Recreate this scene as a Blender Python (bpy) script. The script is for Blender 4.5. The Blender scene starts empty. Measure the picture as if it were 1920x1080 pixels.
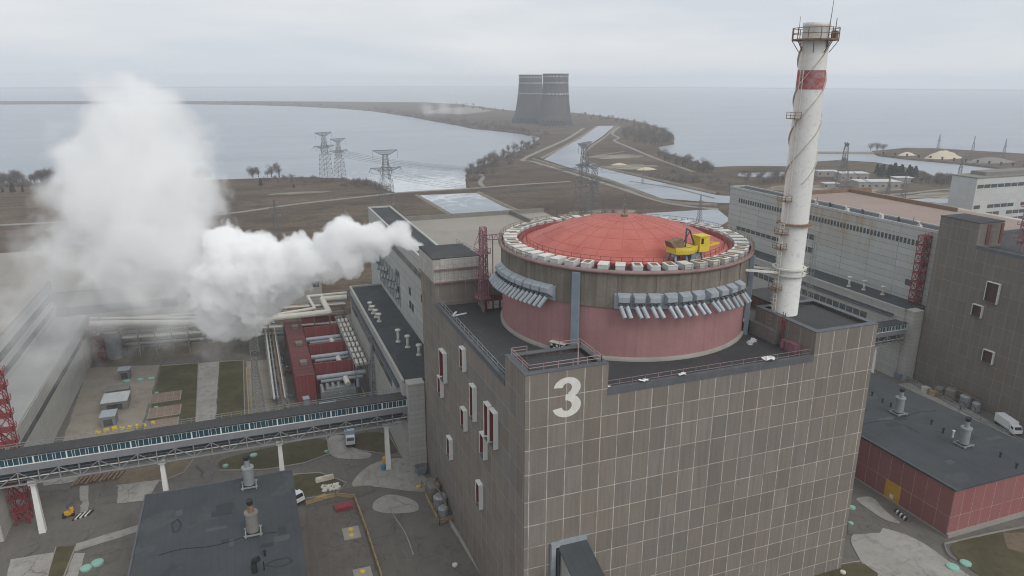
import bpy, bmesh, math, random
import numpy as np
from mathutils import Vector
random.seed(7)
R = math.radians
sc = bpy.context.scene
COL = sc.collection

# ------------------------------------------------------------------ camera
F, PITCH, ROLL, YAW = 1341.49, 0.2847, 0.0023, 0.358
CAM = np.array([-34.971, -87.967, 90.939])
_fw = np.array([math.sin(YAW)*math.cos(PITCH), math.cos(YAW)*math.cos(PITCH), -math.sin(PITCH)])
_rt = np.array([math.cos(YAW), -math.sin(YAW), 0.0])
_up = np.cross(_rt, _fw)
_r2 = _rt*math.cos(ROLL) + _up*math.sin(ROLL)
_u2 = -_rt*math.sin(ROLL) + _up*math.cos(ROLL)
cd = bpy.data.cameras.new('camera'); cam = bpy.data.objects.new('camera', cd); COL.objects.link(cam)
cd.sensor_width = 36.0; cd.lens = F*36/1920; cd.clip_start = 0.5; cd.clip_end = 60000
from mathutils import Matrix
cam.matrix_world = Matrix(((_r2[0], _u2[0], -_fw[0], CAM[0]), (_r2[1], _u2[1], -_fw[1], CAM[1]), (_r2[2], _u2[2], -_fw[2], CAM[2]), (0, 0, 0, 1)))
sc.camera = cam
# ------------------------------------------------------------------ world: overcast sky
SUN_EL, SUN_AZ = R(40), R(155)      # azimuth clockwise from +Y
w = bpy.data.worlds.new('World'); sc.world = w; w.use_nodes = True
nt = w.node_tree; N = nt.nodes; L = nt.links; N.clear()
out = N.new('ShaderNodeOutputWorld'); bg = N.new('ShaderNodeBackground'); bg.inputs['Strength'].default_value = 0.1
sky = N.new('ShaderNodeTexSky'); sky.sky_type = 'NISHITA'; sky.sun_disc = False
sky.sun_elevation = SUN_EL; sky.sun_rotation = SUN_AZ; sky.air_density = 1.0; sky.dust_density = 3.0
tc = N.new('ShaderNodeTexCoord')
mp = N.new('ShaderNodeMapping'); mp.inputs['Scale'].default_value = (1.3, 1.3, 8.0)
no = N.new('ShaderNodeTexNoise'); no.inputs['Scale'].default_value = 1.7; no.inputs['Detail'].default_value = 7; no.inputs['Roughness'].default_value = 0.5
L.new(tc.outputs['Generated'], mp.inputs['Vector']); L.new(mp.outputs['Vector'], no.inputs['Vector'])
cr = N.new('ShaderNodeValToRGB'); cr.color_ramp.elements[0].position = 0.38; cr.color_ramp.elements[1].position = 0.62
cr.color_ramp.elements[0].color = (6.6, 7.1, 7.7, 1); cr.color_ramp.elements[1].color = (8.0, 8.25, 8.5, 1)
L.new(no.outputs['Fac'], cr.inputs['Fac'])
mx = N.new('ShaderNodeMixRGB'); mx.inputs['Fac'].default_value = 0.97          # thick cloud over the clear sky
L.new(sky.outputs['Color'], mx.inputs['Color1']); L.new(cr.outputs['Color'], mx.inputs['Color2'])
L.new(mx.outputs['Color'], bg.inputs['Color']); L.new(bg.outputs['Background'], out.inputs['Surface'])
# ------------------------------------------------------------------ sun through cloud
sd = bpy.data.lights.new('sun', 'SUN'); sd.energy = 1.5; sd.angle = R(35); sd.color = (1, 0.97, 0.92)
sun = bpy.data.objects.new('sun', sd); COL.objects.link(sun)
sdir = Vector((math.sin(SUN_AZ)*math.cos(SUN_EL), math.cos(SUN_AZ)*math.cos(SUN_EL), math.sin(SUN_EL)))
sun.rotation_euler = sdir.to_track_quat('Z', 'Y').to_euler()
sc.view_settings.view_transform = 'Standard'; sc.view_settings.look = 'None'
sc.view_settings.exposure = 0.0; sc.view_settings.gamma = 1.0
sc.render.engine = 'CYCLES'
cy = sc.cycles
cy.filter_width = 1.1; cy.use_denoising = True; cy.max_bounces = 32; cy.diffuse_bounces = 3; cy.glossy_bounces = 2; cy.volume_bounces = 28
cy.volume_step_rate = 2.0; cy.volume_max_steps = 256; cy.use_adaptive_sampling = True; cy.adaptive_threshold = 0.02

# ------------------------------------------------------------------ survey helpers (photo measurement -> metres)
def ray(u, v): return _fw + (u-960)/F*_r2 - (v-540)/F*_u2
def G(u, v, z=0.0):
    d = ray(u, v); return CAM + d*((z-CAM[2])/d[2])
def GX(u, v, x):
    d = ray(u, v); return CAM + d*((x-CAM[0])/d[0])
def GY(u, v, y):
    d = ray(u, v); return CAM + d*((y-CAM[1])/d[1])

class MB:
    def __init__(s): s.v = []; s.f = []; s.m = []; s.mi = 0
    def add(s, vs, fs, mi=None):
        o = len(s.v); s.v.extend([tuple(map(float, p)) for p in vs])
        for f in fs: s.f.append([i+o for i in f]); s.m.append(s.mi if mi is None else mi)
        return s
    def box(s, x0, x1, y0, y1, z0, z1, mi=None):
        if x0 > x1: x0, x1 = x1, x0
        if y0 > y1: y0, y1 = y1, y0
        if z0 > z1: z0, z1 = z1, z0
        return s.add([(x0,y0,z0),(x1,y0,z0),(x1,y1,z0),(x0,y1,z0),(x0,y0,z1),(x1,y0,z1),(x1,y1,z1),(x0,y1,z1)],
              [(0,3,2,1),(4,5,6,7),(0,1,5,4),(1,2,6,5),(2,3,7,6),(3,0,4,7)], mi)
    def obox(s, c, sz, rz=0, mi=None):
        a, b = math.cos(rz), math.sin(rz); hx, hy = sz[0]/2, sz[1]/2
        vs = []
        for z in (c[2], c[2]+sz[2]):
            for (x, y) in ((-hx,-hy),(hx,-hy),(hx,hy),(-hx,hy)): vs.append((c[0]+a*x-b*y, c[1]+b*x+a*y, z))
        return s.add(vs, [(0,3,2,1),(4,5,6,7),(0,1,5,4),(1,2,6,5),(2,3,7,6),(3,0,4,7)], mi)
    def bar(s, p, q, w, h=None, mi=None):
        p = Vector(p); q = Vector(q); d = q-p
        if d.length < 1e-6: return s
        h = h or w; d.normalize()
        a = d.cross(Vector((0,0,1)))
        if a.length < 1e-3: a = Vector((1,0,0))
        a.normalize(); b = a.cross(d); a = a*w/2; b = b*h/2
        return s.add([p-a-b,p+a-b,p+a+b,p-a+b,q-a-b,q+a-b,q+a+b,q-a+b], [(0,1,2,3),(7,6,5,4),(0,4,5,1),(1,5,6,2),(2,6,7,3),(3,7,4,0)], mi)
    def tube(s, p, q, r0, r1=None, n=8, mi=None, cap=True):
        p = Vector(p); q = Vector(q); d = q-p
        if d.length < 1e-6: return s
        r1 = r0 if r1 is None else r1; d.normalize()
        a = d.cross(Vector((0,0,1)))
        if a.length < 1e-3: a = Vector((1,0,0))
        a.normalize(); b = a.cross(d); vs = []
        for c, r in ((p, r0), (q, r1)):
            for i in range(n):
                t = 2*math.pi*i/n; vs.append(c + a*r*math.cos(t) + b*r*math.sin(t))
        fs = [(i, (i+1) % n, n+(i+1) % n, n+i) for i in range(n)]
        if cap: fs += [tuple(range(n))[::-1], tuple(range(n, 2*n))]
        return s.add(vs, fs, mi)
    def path(s, pts, r, n=6, mi=None):
        for a, b in zip(pts[:-1], pts[1:]): s.tube(a, b, r, None, n, mi)
        return s
    def prism(s, poly, z0, z1, mi=None, top_mi=None):
        n = len(poly); ar = sum(poly[i][0]*poly[(i+1)%n][1]-poly[(i+1)%n][0]*poly[i][1] for i in range(n))
        if ar < 0: poly = poly[::-1]
        vs = [(p[0],p[1],z0) for p in poly]+[(p[0],p[1],z1) for p in poly]
        s.add(vs, [(i,(i+1)%n,n+(i+1)%n,n+i) for i in range(n)], mi)
        s.add([(p[0],p[1],z1) for p in poly], [tuple(range(n))], mi if top_mi is None else top_mi)
        return s
    def lathe(s, cx, cy, prof, n=48, mi=None, a0=0.0, a1=2*math.pi):
        full = abs(a1-a0-2*math.pi) < 1e-6; k = n if full else n+1; vs = []
        for (r, z) in prof:
            for i in range(k):
                t = a0+(a1-a0)*i/n; vs.append((cx+r*math.cos(t), cy+r*math.sin(t), z))
        fs = []
        for j in range(len(prof)-1):
            for i in range(n):
                i2 = (i+1) % k; fs.append((j*k+i, j*k+i2, (j+1)*k+i2, (j+1)*k+i))
        return s.add(vs, fs, mi)
    def build(s, name, mats, parent=None, smooth=False):
        if not isinstance(mats, (list, tuple)): mats = [mats]
        off = np.zeros(3); q = parent
        while q is not None: off += np.array(q.location); q = q.parent
        me = bpy.data.meshes.new(name)
        me.from_pydata([tuple(np.array(p)-off) for p in s.v], [], s.f); 
        for m in mats: me.materials.append(m)
        me.polygons.foreach_set('material_index', [min(i, len(mats)-1) for i in s.m])
        if smooth: me.polygons.foreach_set('use_smooth', [True]*len(me.polygons))
        me.update()
        o = bpy.data.objects.new(name, me); COL.objects.link(o)
        if parent is not None: o.parent = parent
        return o

def tag(o, label=None, cat=None, group=None, kind=None):
    if label: o['label'] = label
    if cat: o['category'] = cat
    if group: o['group'] = group
    if kind: o['kind'] = kind
    return o
def thing(name, loc, label, cat, group=None):
    o = bpy.data.objects.new(name, None); COL.objects.link(o); o.location = tuple(map(float, loc)); o.empty_display_size = 1
    return tag(o, label, cat, group)
def single(mb, name, mats, label, cat, group=None, smooth=False): return tag(mb.build(name, mats, None, smooth), label, cat, group)
def copy_tree(o, loc=None, rz=0, sc_=1.0, label=None, group=None):
    c = o.copy(); COL.objects.link(c)
    if loc is not None: c.location = tuple(map(float, loc))
    c.rotation_euler = (0, 0, rz); c.scale = (sc_,)*3 if not isinstance(sc_, tuple) else sc_
    if label: c['label'] = label
    if group: c['group'] = group
    for ch in list(o.children):
        d = ch.copy(); COL.objects.link(d); d.parent = c
        for g in list(ch.children):
            e = g.copy(); COL.objects.link(e); e.parent = d
    return c

# ------------------------------------------------------------------ materials
def base_mat(name):
    m = bpy.data.materials.new(name); m.use_nodes = True
    t = m.node_tree; b = t.nodes['Principled BSDF']
    return m, t, t.nodes, t.links, b
def nz(t, scale, detail=4, rough=0.55, vec=None, dist=0.0):
    n = t.nodes.new('ShaderNodeTexNoise'); n.inputs['Scale'].default_value = scale; n.inputs['Detail'].default_value = detail
    n.inputs['Roughness'].default_value = rough; n.inputs['Distortion'].default_value = dist
    if vec is not None: t.links.new(vec, n.inputs['Vector'])
    return n.outputs['Fac']
def mth(t, op, a, b=None, c=None, clamp=False):
    n = t.nodes.new('ShaderNodeMath'); n.operation = op; n.use_clamp = clamp
    for i, x in enumerate((a, b, c)):
        if x is None: continue
        if isinstance(x, (int, float)): n.inputs[i].default_value = x
        else: t.links.new(x, n.inputs[i])
    return n.outputs[0]
def mr(t, x, a, b, c, d):
    n = t.nodes.new('ShaderNodeMapRange'); n.clamp = True; t.links.new(x, n.inputs['Value'])
    for k, v in zip(('From Min', 'From Max', 'To Min', 'To Max'), (a, b, c, d)): n.inputs[k].default_value = v
    return n.outputs['Result']
def mixc(t, fac, a, b, mode='MIX'):
    n = t.nodes.new('ShaderNodeMixRGB'); n.blend_type = mode
    for k, x in (('Fac', fac), ('Color1', a), ('Color2', b)):
        if isinstance(x, (int, float)): n.inputs[k].default_value = x
        elif isinstance(x, tuple): n.inputs[k].default_value = (*x[:3], 1)
        else: t.links.new(x, n.inputs[k])
    return n.outputs['Color']
def pos(t): return t.nodes.new('ShaderNodeNewGeometry').outputs['Position']
def vmap(t, v, s):
    n = t.nodes.new('ShaderNodeMapping'); n.inputs['Scale'].default_value = s; t.links.new(v, n.inputs['Vector']); return n.outputs['Vector']
def sep(t, v):
    n = t.nodes.new('ShaderNodeSeparateXYZ'); t.links.new(v, n.inputs[0]); return n.outputs
def comb(t, x, y, z):
    n = t.nodes.new('ShaderNodeCombineXYZ')
    for i, q in enumerate((x, y, z)):
        if isinstance(q, (int, float)): n.inputs[i].default_value = q
        else: t.links.new(q, n.inputs[i])
    return n.outputs[0]
def bump(t, b, h, strength, dist):
    n = t.nodes.new('ShaderNodeBump'); n.inputs['Strength'].default_value = strength; n.inputs['Distance'].default_value = dist
    t.links.new(h, n.inputs['Height']); t.links.new(n.outputs['Normal'], b.inputs['Normal'])
def scale_c(c, k): return tuple(x*k for x in c)
_mc = {}
def M(name, col, rough=0.8, var=0.3, scale=0.25, fine=3.0, streak=0.0, metal=0.0, stain=None, stain_amt=0.0, stain_scale=0.4, bmp=0.0, spec=0.3):
    if name in _mc: return _mc[name]
    m, t, Nn, Ll, b = base_mat(name); P = pos(t)
    f = mth(t, 'ADD', mth(t, 'MULTIPLY', nz(t, scale, 5, 0.6, P), 0.65), mth(t, 'MULTIPLY', nz(t, fine, 3, 0.6, P), 0.35))
    c = mixc(t, mr(t, f, 0.3, 0.7, 0, 1), scale_c(col, 1-var), scale_c(col, 1+var))
    if streak:
        s = nz(t, 1.0, 4, 0.6, vmap(t, P, (1.3, 1.3, 0.06)))
        c = mixc(t, mr(t, s, 0.42, 0.75, 0, streak), c, scale_c(col, 0.45))
    if stain:
        s = nz(t, stain_scale, 6, 0.65, P)
        c = mixc(t, mr(t, s, 0.62-0.25*stain_amt, 0.75-0.15*stain_amt, 0, min(1, stain_amt*1.2)), c, stain)
    Ll.new(c, b.inputs['Base Color']); b.inputs['Roughness'].default_value = rough; b.inputs['Metallic'].default_value = metal
    b.inputs['Specular IOR Level'].default_value = spec
    if bmp: bump(t, b, f, bmp, 0.1)
    _mc[name] = m; return m
def panel_mat(name, col, joint, pitch, u0x, u0y, zs, jw=0.13, vis=1.0, var=0.16, streak=0.35, zpitch=None, wx=1.0, hj=1.0, stain=None, sat=(0.75, 1.25)):
    m, t, Nn, Ll, b = base_mat(name); g = Nn.new('ShaderNodeNewGeometry'); P = g.outputs['Position']; nrm = g.outputs['True Normal']
    x, y, z = sep(t, P); ny = mth(t, 'ABSOLUTE', sep(t, nrm)[1]); isx = mth(t, 'GREATER_THAN', ny, 0.5)
    u = mth(t, 'ADD', mth(t, 'MULTIPLY', mth(t, 'SUBTRACT', x, u0x), isx), mth(t, 'MULTIPLY', mth(t, 'SUBTRACT', y, u0y), mth(t, 'SUBTRACT', 1.0, isx)))
    u = mth(t, 'ADD', u, mth(t, 'MULTIPLY', mth(t, 'SUBTRACT', nz(t, 0.5, 3, 0.6, P), 0.5), 0.07)); z = mth(t, 'ADD', z, mth(t, 'MULTIPLY', mth(t, 'SUBTRACT', nz(t, 0.3, 3, 0.6, P), 0.5), 0.07))
    un = mth(t, 'DIVIDE', u, pitch); fr = mth(t, 'FRACT', un); cell = mth(t, 'FLOOR', un)
    d = mth(t, 'MULTIPLY', mth(t, 'MINIMUM', fr, mth(t, 'SUBTRACT', 1.0, fr)), pitch)
    jv = mth(t, 'LESS_THAN', d, jw/2)
    if zpitch:
        zn = mth(t, 'DIVIDE', mth(t, 'SUBTRACT', z, zs), zpitch); zf = mth(t, 'FRACT', zn); band = mth(t, 'FLOOR', zn)
        jh = mth(t, 'LESS_THAN', mth(t, 'MULTIPLY', mth(t, 'MINIMUM', zf, mth(t, 'SUBTRACT', 1.0, zf)), zpitch), jw/2)
    else:
        jh = None; band = None
        for zi in zs:
            c = mth(t, 'COMPARE', z, zi, jw/2); jh = c if jh is None else mth(t, 'MAXIMUM', jh, c)
            e = mth(t, 'GREATER_THAN', z, zi); band = e if band is None else mth(t, 'ADD', band, e)
    wn = Nn.new('ShaderNodeTexWhiteNoise'); Ll.new(comb(t, cell, band, isx), wn.inputs['Vector'])
    cid = wn.outputs['Value']
    f = mth(t, 'ADD', mth(t, 'MULTIPLY', cid, 0.5), mth(t, 'MULTIPLY', nz(t, 0.55, 6, 0.7, P), 0.5))
    c = mixc(t, mr(t, f, 0.2, 0.8, 0, 1), scale_c(col, 1-var), scale_c(col, 1+var))
    hs = Nn.new('ShaderNodeHueSaturation'); Ll.new(c, hs.inputs['Color']); Ll.new(mr(t, sep(t, wn.outputs['Color'])[1], 0, 1, *sat), hs.inputs['Saturation']); c = hs.outputs['Color']
    s = nz(t, 1.0, 5, 0.65, vmap(t, P, (1.6, 1.6, 0.09)))
    c = mixc(t, mr(t, s, 0.45, 0.78, 0, streak), c, scale_c(col, 0.5))
    c = mixc(t, mr(t, nz(t, 0.05, 4, 0.6, P), 0.42, 0.6, 0, 0.3), c, tuple(x*k for x, k in zip(col, (1.05, 0.94, 0.84))))
    sp = nz(t, 3.0, 5, 0.75, P); c = mixc(t, mr(t, sp, 0.52, 0.72, 0, 0.4), c, scale_c(col, 1.4)); c = mixc(t, mr(t, nz(t, 1.1, 5, 0.75, P), 0.55, 0.72, 0, 0.45), c, scale_c(col, 0.6))
    if stain is not None:
        scol, ya, yb, za, zb = stain
        k = mth(t, 'MULTIPLY', mr(t, z, za, zb, 0, 1), mth(t, 'MULTIPLY', mr(t, y, ya, ya+12, 0, 1), mr(t, y, yb-12, yb, 1, 0)))
        k = mth(t, 'MULTIPLY', k, mr(t, nz(t, 1.0, 5, 0.7, vmap(t, P, (0.5, 0.5, 0.07))), 0.38, 0.62, 0, 1))
        c = mixc(t, k, c, scol)
    amt = mth(t, 'MULTIPLY', mr(t, nz(t, 0.35, 4, 0.6, P), 0.34, 0.6, 0.3, 1.0), vis)
    jm = mth(t, 'MAXIMUM', jv, mth(t, 'MULTIPLY', jh, hj))
    c = mixc(t, mth(t, 'MULTIPLY', jm, amt), c, joint)
    Ll.new(c, b.inputs['Base Color']); b.inputs['Roughness'].default_value = 0.85; b.inputs['Specular IOR Level'].default_value = 0.25
    bump(t, b, mth(t, 'SUBTRACT', f, mth(t, 'MULTIPLY', jm, 0.5)), 0.25, 0.06)
    return m

ROWS = [50.16, 46.1, 41.6, 38.0, 33.95, 29.3, 25.1, 21.2, 17.4, 13.4, 10.0, 6.7, 2.6]
CONC = (0.205, 0.183, 0.160)
m_front = panel_mat('front concrete panels', CONC, (0.50, 0.475, 0.43), 2.93, 0.72, 0.72, ROWS, 0.13, 1.0, 0.16, 0.6, sat=(0.8, 1.15))
m_side = panel_mat('side concrete panels', scale_c(CONC, 1.0), (0.36, 0.33, 0.29), 2.93, 0.72, 0.72, ROWS, 0.14, 0.7, 0.14, 0.4)
m_side4 = panel_mat('aged concrete panels', scale_c(CONC, 0.86), (0.4, 0.37, 0.34), 2.93, 157.7, 0.72, ROWS, 0.13, 0.42, 0.1, 0.5)
m_roof = M('bitumen roof', (0.054, 0.055, 0.057), 0.9, 0.3, 0.12, 1.5, stain=(0.12, 0.12, 0.115), stain_amt=0.35, stain_scale=0.15, bmp=0.2)
m_roof2 = M('smooth bitumen roof', (0.053, 0.059, 0.064), 0.8, 0.22, 0.08, 1.2, stain=(0.11, 0.115, 0.115), stain_amt=0.3, stain_scale=0.2)
def roofing(name, col, width, seam, puddle):
    m, t, Nn, Ll, b = base_mat(name); P = pos(t); x, y, z = sep(t, P)
    f = mth(t, 'FRACT', mth(t, 'DIVIDE', x, width)); st_ = Nn.new('ShaderNodeTexWhiteNoise'); st_.noise_dimensions = '2D'; Ll.new(comb(t, mth(t, 'FLOOR', mth(t, 'DIVIDE', x, width)), mth(t, 'FLOOR', mth(t, 'DIVIDE', y, 9.0)), 0.0), st_.inputs['Vector'])
    c = mixc(t, mr(t, nz(t, 0.12, 6, 0.65, P), 0.3, 0.7, 0, 1), scale_c(col, 0.8), scale_c(col, 1.2))
    c = mixc(t, mth(t, 'MULTIPLY', st_.outputs['Value'], 0.25), c, scale_c(col, 1.3))
    c = mixc(t, mth(t, 'MULTIPLY', mth(t, 'LESS_THAN', f, 0.1), seam), c, scale_c(col, 0.55))
    pd = nz(t, 0.09, 5, 0.6, P, 0.6); c = mixc(t, mr(t, pd, 0.57, 0.62, 0, 0.5), c, puddle); c = mixc(t, mr(t, nz(t, 0.5, 6, 0.7, P), 0.62, 0.72, 0, 0.6), c, scale_c(puddle, 1.15)); c = mixc(t, mr(t, pd, 0.36, 0.32, 0, 0.45), c, scale_c(col, 0.6))
    Ll.new(c, b.inputs['Base Color']); b.inputs['Roughness'].default_value = 0.85; b.inputs['Specular IOR Level'].default_value = 0.25; return m
m_roof = roofing('bitumen felt roof', (0.052, 0.053, 0.055), 1.1, 0.35, (0.085, 0.084, 0.08)); m_roof2 = roofing('patched flat roof', (0.051, 0.057, 0.062), 1.3, 0.25, (0.085, 0.088, 0.086))
m_beige = M('gravel roof', (0.30, 0.275, 0.24), 0.95, 0.15, 0.05, 1.0, stain=(0.2, 0.19, 0.17), stain_amt=0.4, stain_scale=0.1)
m_flash = M('grey roof flashing', (0.105, 0.112, 0.122), 0.6, 0.2, 0.4, 2, streak=0.3)
m_pinkrail = M('faded pink railing', (0.36, 0.25, 0.25), 0.7, 0.2)
m_pinkst = M('faded pink steel', (0.27, 0.135, 0.155), 0.7, 0.3, 1.0, 4)
m_redst = M('red scaffold steel', (0.26, 0.045, 0.05), 0.7, 0.3, 1.0, 4)
m_dome = M('red dome paint', (0.46, 0.135, 0.105), 0.6, 0.14, 0.2, 2, stain=(0.34, 0.06, 0.045), stain_amt=0.5, stain_scale=0.12)
m_drumred = M('faded red drum paint', (0.345, 0.18, 0.178), 0.75, 0.14, 0.25, 3, streak=0.28, stain=(0.22, 0.06, 0.055), stain_amt=0.12, stain_scale=0.35)
m_drumcon = M('stained drum concrete', (0.20, 0.175, 0.145), 0.9, 0.22, 0.25, 2, streak=0.8)
m_silver = M('silver painted ducts', (0.36, 0.40, 0.43), 0.5, 0.18, 0.8, 4, metal=0.25)
m_bluegrey = M('blue grey steel', (0.20, 0.245, 0.285), 0.6, 0.15, 0.5, 3)
m_darkst = M('dark blue steel', (0.07, 0.085, 0.10), 0.6, 0.25, 1, 4)
m_cap = M('off white cap', (0.62, 0.61, 0.56), 0.7, 0.18, 0.6, 3, stain=(0.42, 0.23, 0.07), stain_amt=0.42, stain_scale=0.35)
m_capside = M('grey cap side', (0.50, 0.52, 0.52), 0.7, 0.15, 0.6, 3)
m_ringdeck = M('rust brown deck', (0.11, 0.075, 0.065), 0.85, 0.3, 0.4, 2)
m_inner = M('dark red gutter', (0.22, 0.055, 0.05), 0.85, 0.25, 0.4, 2)
m_rim = M('rusty pink rim', (0.25, 0.165, 0.155), 0.7, 0.25, 0.5, 3)
m_white = M('white paint', (0.72, 0.72, 0.70), 0.6, 0.08, 0.5, 3)
m_sign = M('white lettering paint', (0.70, 0.69, 0.65), 0.8, 0.1, 0.8, 4, streak=0.18, stain=(0.42, 0.39, 0.35), stain_amt=0.3, stain_scale=1.2)
m_stack = M('flaking white stack paint', (0.68, 0.68, 0.655), 0.7, 0.08, 0.3, 2, stain=(0.25, 0.25, 0.235), stain_amt=0.30, stain_scale=1.5)
m_strake = M('weathered strake', (0.50, 0.47, 0.41), 0.8, 0.25, 0.6, 3, stain=(0.3, 0.2, 0.12), stain_amt=0.45, stain_scale=0.7)
m_stackred = M('flaking red band', (0.34, 0.07, 0.07), 0.7, 0.2, 0.5, 3, stain=(0.32, 0.26, 0.27), stain_amt=0.8, stain_scale=0.9)
m_rust = M('rusted steel', (0.20, 0.13, 0.085), 0.85, 0.4, 1.0, 4)
m_redpane = M('red brown shutter', (0.17, 0.035, 0.03), 0.6, 0.15, 0.5, 3)
m_darkpane = M('dark brown pane', (0.075, 0.03, 0.027), 0.5, 0.3, 0.6, 3)
m_yellow = M('yellow paint', (0.62, 0.47, 0.05), 0.55, 0.12, 0.8, 4, stain=(0.3, 0.2, 0.05), stain_amt=0.2)
m_yellowd = M('ochre paint', (0.55, 0.30, 0.02), 0.6, 0.12, 0.8, 4)
m_rustred = M('rust red panel', (0.15, 0.06, 0.055), 0.8, 0.3, 0.8, 4, streak=0.5)
m_black = M('black openings', (0.02, 0.02, 0.022), 0.6, 0.2)
m_glassd = M('dark teal glazing', (0.018, 0.065, 0.09), 0.15, 0.3, 1.5, 6, spec=0.6)
m_glassg = M('grey glazing', (0.07, 0.08, 0.085), 0.25, 0.6, 0.5, 2, spec=0.5)
m_galv = M('galvanised steel', (0.30, 0.32, 0.33), 0.5, 0.2, 0.8, 4, metal=0.3)
m_pipe = M('lagged pipe', (0.55, 0.53, 0.47), 0.7, 0.15, 0.4, 3)
m_greyp = M('grey bridge panels', (0.205, 0.21, 0.225), 0.7, 0.12, 0.2, 2, streak=0.2)
m_trs = M('grey truss steel', (0.24, 0.245, 0.24), 0.7, 0.2, 0.6, 4)
m_firewall = M('red fire wall', (0.25, 0.052, 0.055), 0.85, 0.2, 0.3, 2, streak=0.4)
m_conc = M('light concrete', (0.30, 0.28, 0.255), 0.9, 0.15, 0.2, 2, streak=0.15)
m_concd = M('weathered concrete', (0.20, 0.19, 0.17), 0.9, 0.2, 0.3, 2)
m_teal = M('pale green lid', (0.25, 0.45, 0.37), 0.7, 0.1)
m_wood = M('yellowed timber', (0.40, 0.29, 0.14), 0.85, 0.2, 0.8, 5)
m_rubber = M('rubber', (0.02, 0.02, 0.02), 0.8, 0.2)
m_wpanel = panel_mat('grey white wall panels', (0.44, 0.45, 0.435), (0.13, 0.13, 0.13), 12.0, 0, 1.0, 1.3, 0.16, 0.75, 0.1, 0.3, zpitch=2.4)
m_wpanel4 = panel_mat('rust stained wall panels', (0.44, 0.45, 0.435), (0.12, 0.12, 0.12), 11.5, 0, 1.0, 1.3, 0.16, 0.8, 0.1, 0.3, zpitch=2.2, stain=((0.38, 0.26, 0.13), 84, 150, 30, 47))
m_gpanel = panel_mat('grey annex panels', (0.40, 0.40, 0.375), (0.2, 0.2, 0.19), 6.0, 0, 1.0, 0.6, 0.1, 0.7, 0.08, 0.35, zpitch=1.2, sat=(0.9, 1.1))
m_redpan = panel_mat('red cladding panels', (0.27, 0.105, 0.10), (0.46, 0.33, 0.31), 3.05, 94.0, 0.3, [4.6], 0.1, 0.95, 0.06, 0.25, sat=(0.93, 1.05))
m_ctower = M('cooling tower concrete', (0.11, 0.096, 0.09), 0.9, 0.22, 0.035, 0.25, stain=(0.17, 0.15, 0.14), stain_amt=0.5, stain_scale=0.04)
m_truck = M('white lorry paint', (0.70, 0.71, 0.72), 0.35, 0.06)
m_truckb = M('blue lorry paint', (0.30, 0.42, 0.55), 0.35, 0.1)
m_screen = M('dark windscreen', (0.02, 0.025, 0.03), 0.1, 0.1, spec=0.6)
m_bark = M('grey bark', (0.095, 0.08, 0.068), 0.9, 0.25)
m_twig = M('bare twigs', (0.135, 0.113, 0.10), 0.9, 0.3, 0.3, 1.5)
m_pine = M('dark evergreen needles', (0.032, 0.046, 0.028), 0.9, 0.4, 0.5, 2)
m_sand = M('pale sand', (0.52, 0.46, 0.34), 0.95, 0.12, 0.05, 0.5)
m_pyl = M('pylon steel', (0.14, 0.145, 0.145), 0.7, 0.2)
m_sandp = None
m_pinkroof = M('pink roofing', (0.30, 0.225, 0.195), 0.9, 0.12, 0.05, 0.6, stain=(0.28, 0.24, 0.21), stain_amt=0.5, stain_scale=0.08)

def ground_mat(name, ca, cb, cc, s1, s2, rough=0.95, b_=0.0, stretch=(1, 1, 1), cracks=0.0):
    m, t, Nn, Ll, b = base_mat(name); P = vmap(t, pos(t), stretch)
    c = mixc(t, mr(t, nz(t, s1, 8, 0.62, P, 0.4), 0.38, 0.64, 0, 1), ca, cb)
    c = mixc(t, mr(t, nz(t, s2, 7, 0.65, P), 0.5, 0.72, 0, 0.85), c, cc)
    c = mixc(t, mr(t, nz(t, s2*12, 4, 0.7, P), 0.3, 0.7, 0, 0.35), c, scale_c(ca, 0.6))
    if cracks:
        vo = Nn.new('ShaderNodeTexVoronoi'); vo.feature = 'DISTANCE_TO_EDGE'; vo.inputs['Scale'].default_value = cracks
        dv = Nn.new('ShaderNodeMixRGB'); dv.inputs['Fac'].default_value = 0.08; Ll.new(P, dv.inputs['Color1']); nn_ = Nn.new('ShaderNodeTexNoise'); nn_.inputs['Scale'].default_value = 0.4; nn_.inputs['Detail'].default_value = 5; Ll.new(P, nn_.inputs['Vector'])
        va = Nn.new('ShaderNodeVectorMath'); va.operation = 'MULTIPLY_ADD'; Ll.new(nn_.outputs['Color'], va.inputs[0]); va.inputs[1].default_value = (3, 3, 0); Ll.new(P, va.inputs[2]); Ll.new(va.outputs[0], vo.inputs['Vector'])
        c = mixc(t, mth(t, 'MULTIPLY', mr(t, vo.outputs['Distance'], 0.004, 0.016, 0.7, 0.0), mr(t, nz(t, 0.08, 3, 0.6, P), 0.4, 0.6, 0, 1)), c, scale_c(ca, 0.4))
        st_ = nz(t, 0.9, 5, 0.7, vmap(t, P, (1.0, 0.12, 1.0))); c = mixc(t, mr(t, st_, 0.52, 0.75, 0, 0.35), c, scale_c(cb, 1.25))
    Ll.new(c, b.inputs['Base Color']); b.inputs['Roughness'].default_value = rough; b.inputs['Specular IOR Level'].default_value = 0.2
    if b_: bump(t, b, nz(t, s2*12, 4, 0.7, P), b_, 0.2)
    return m
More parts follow.
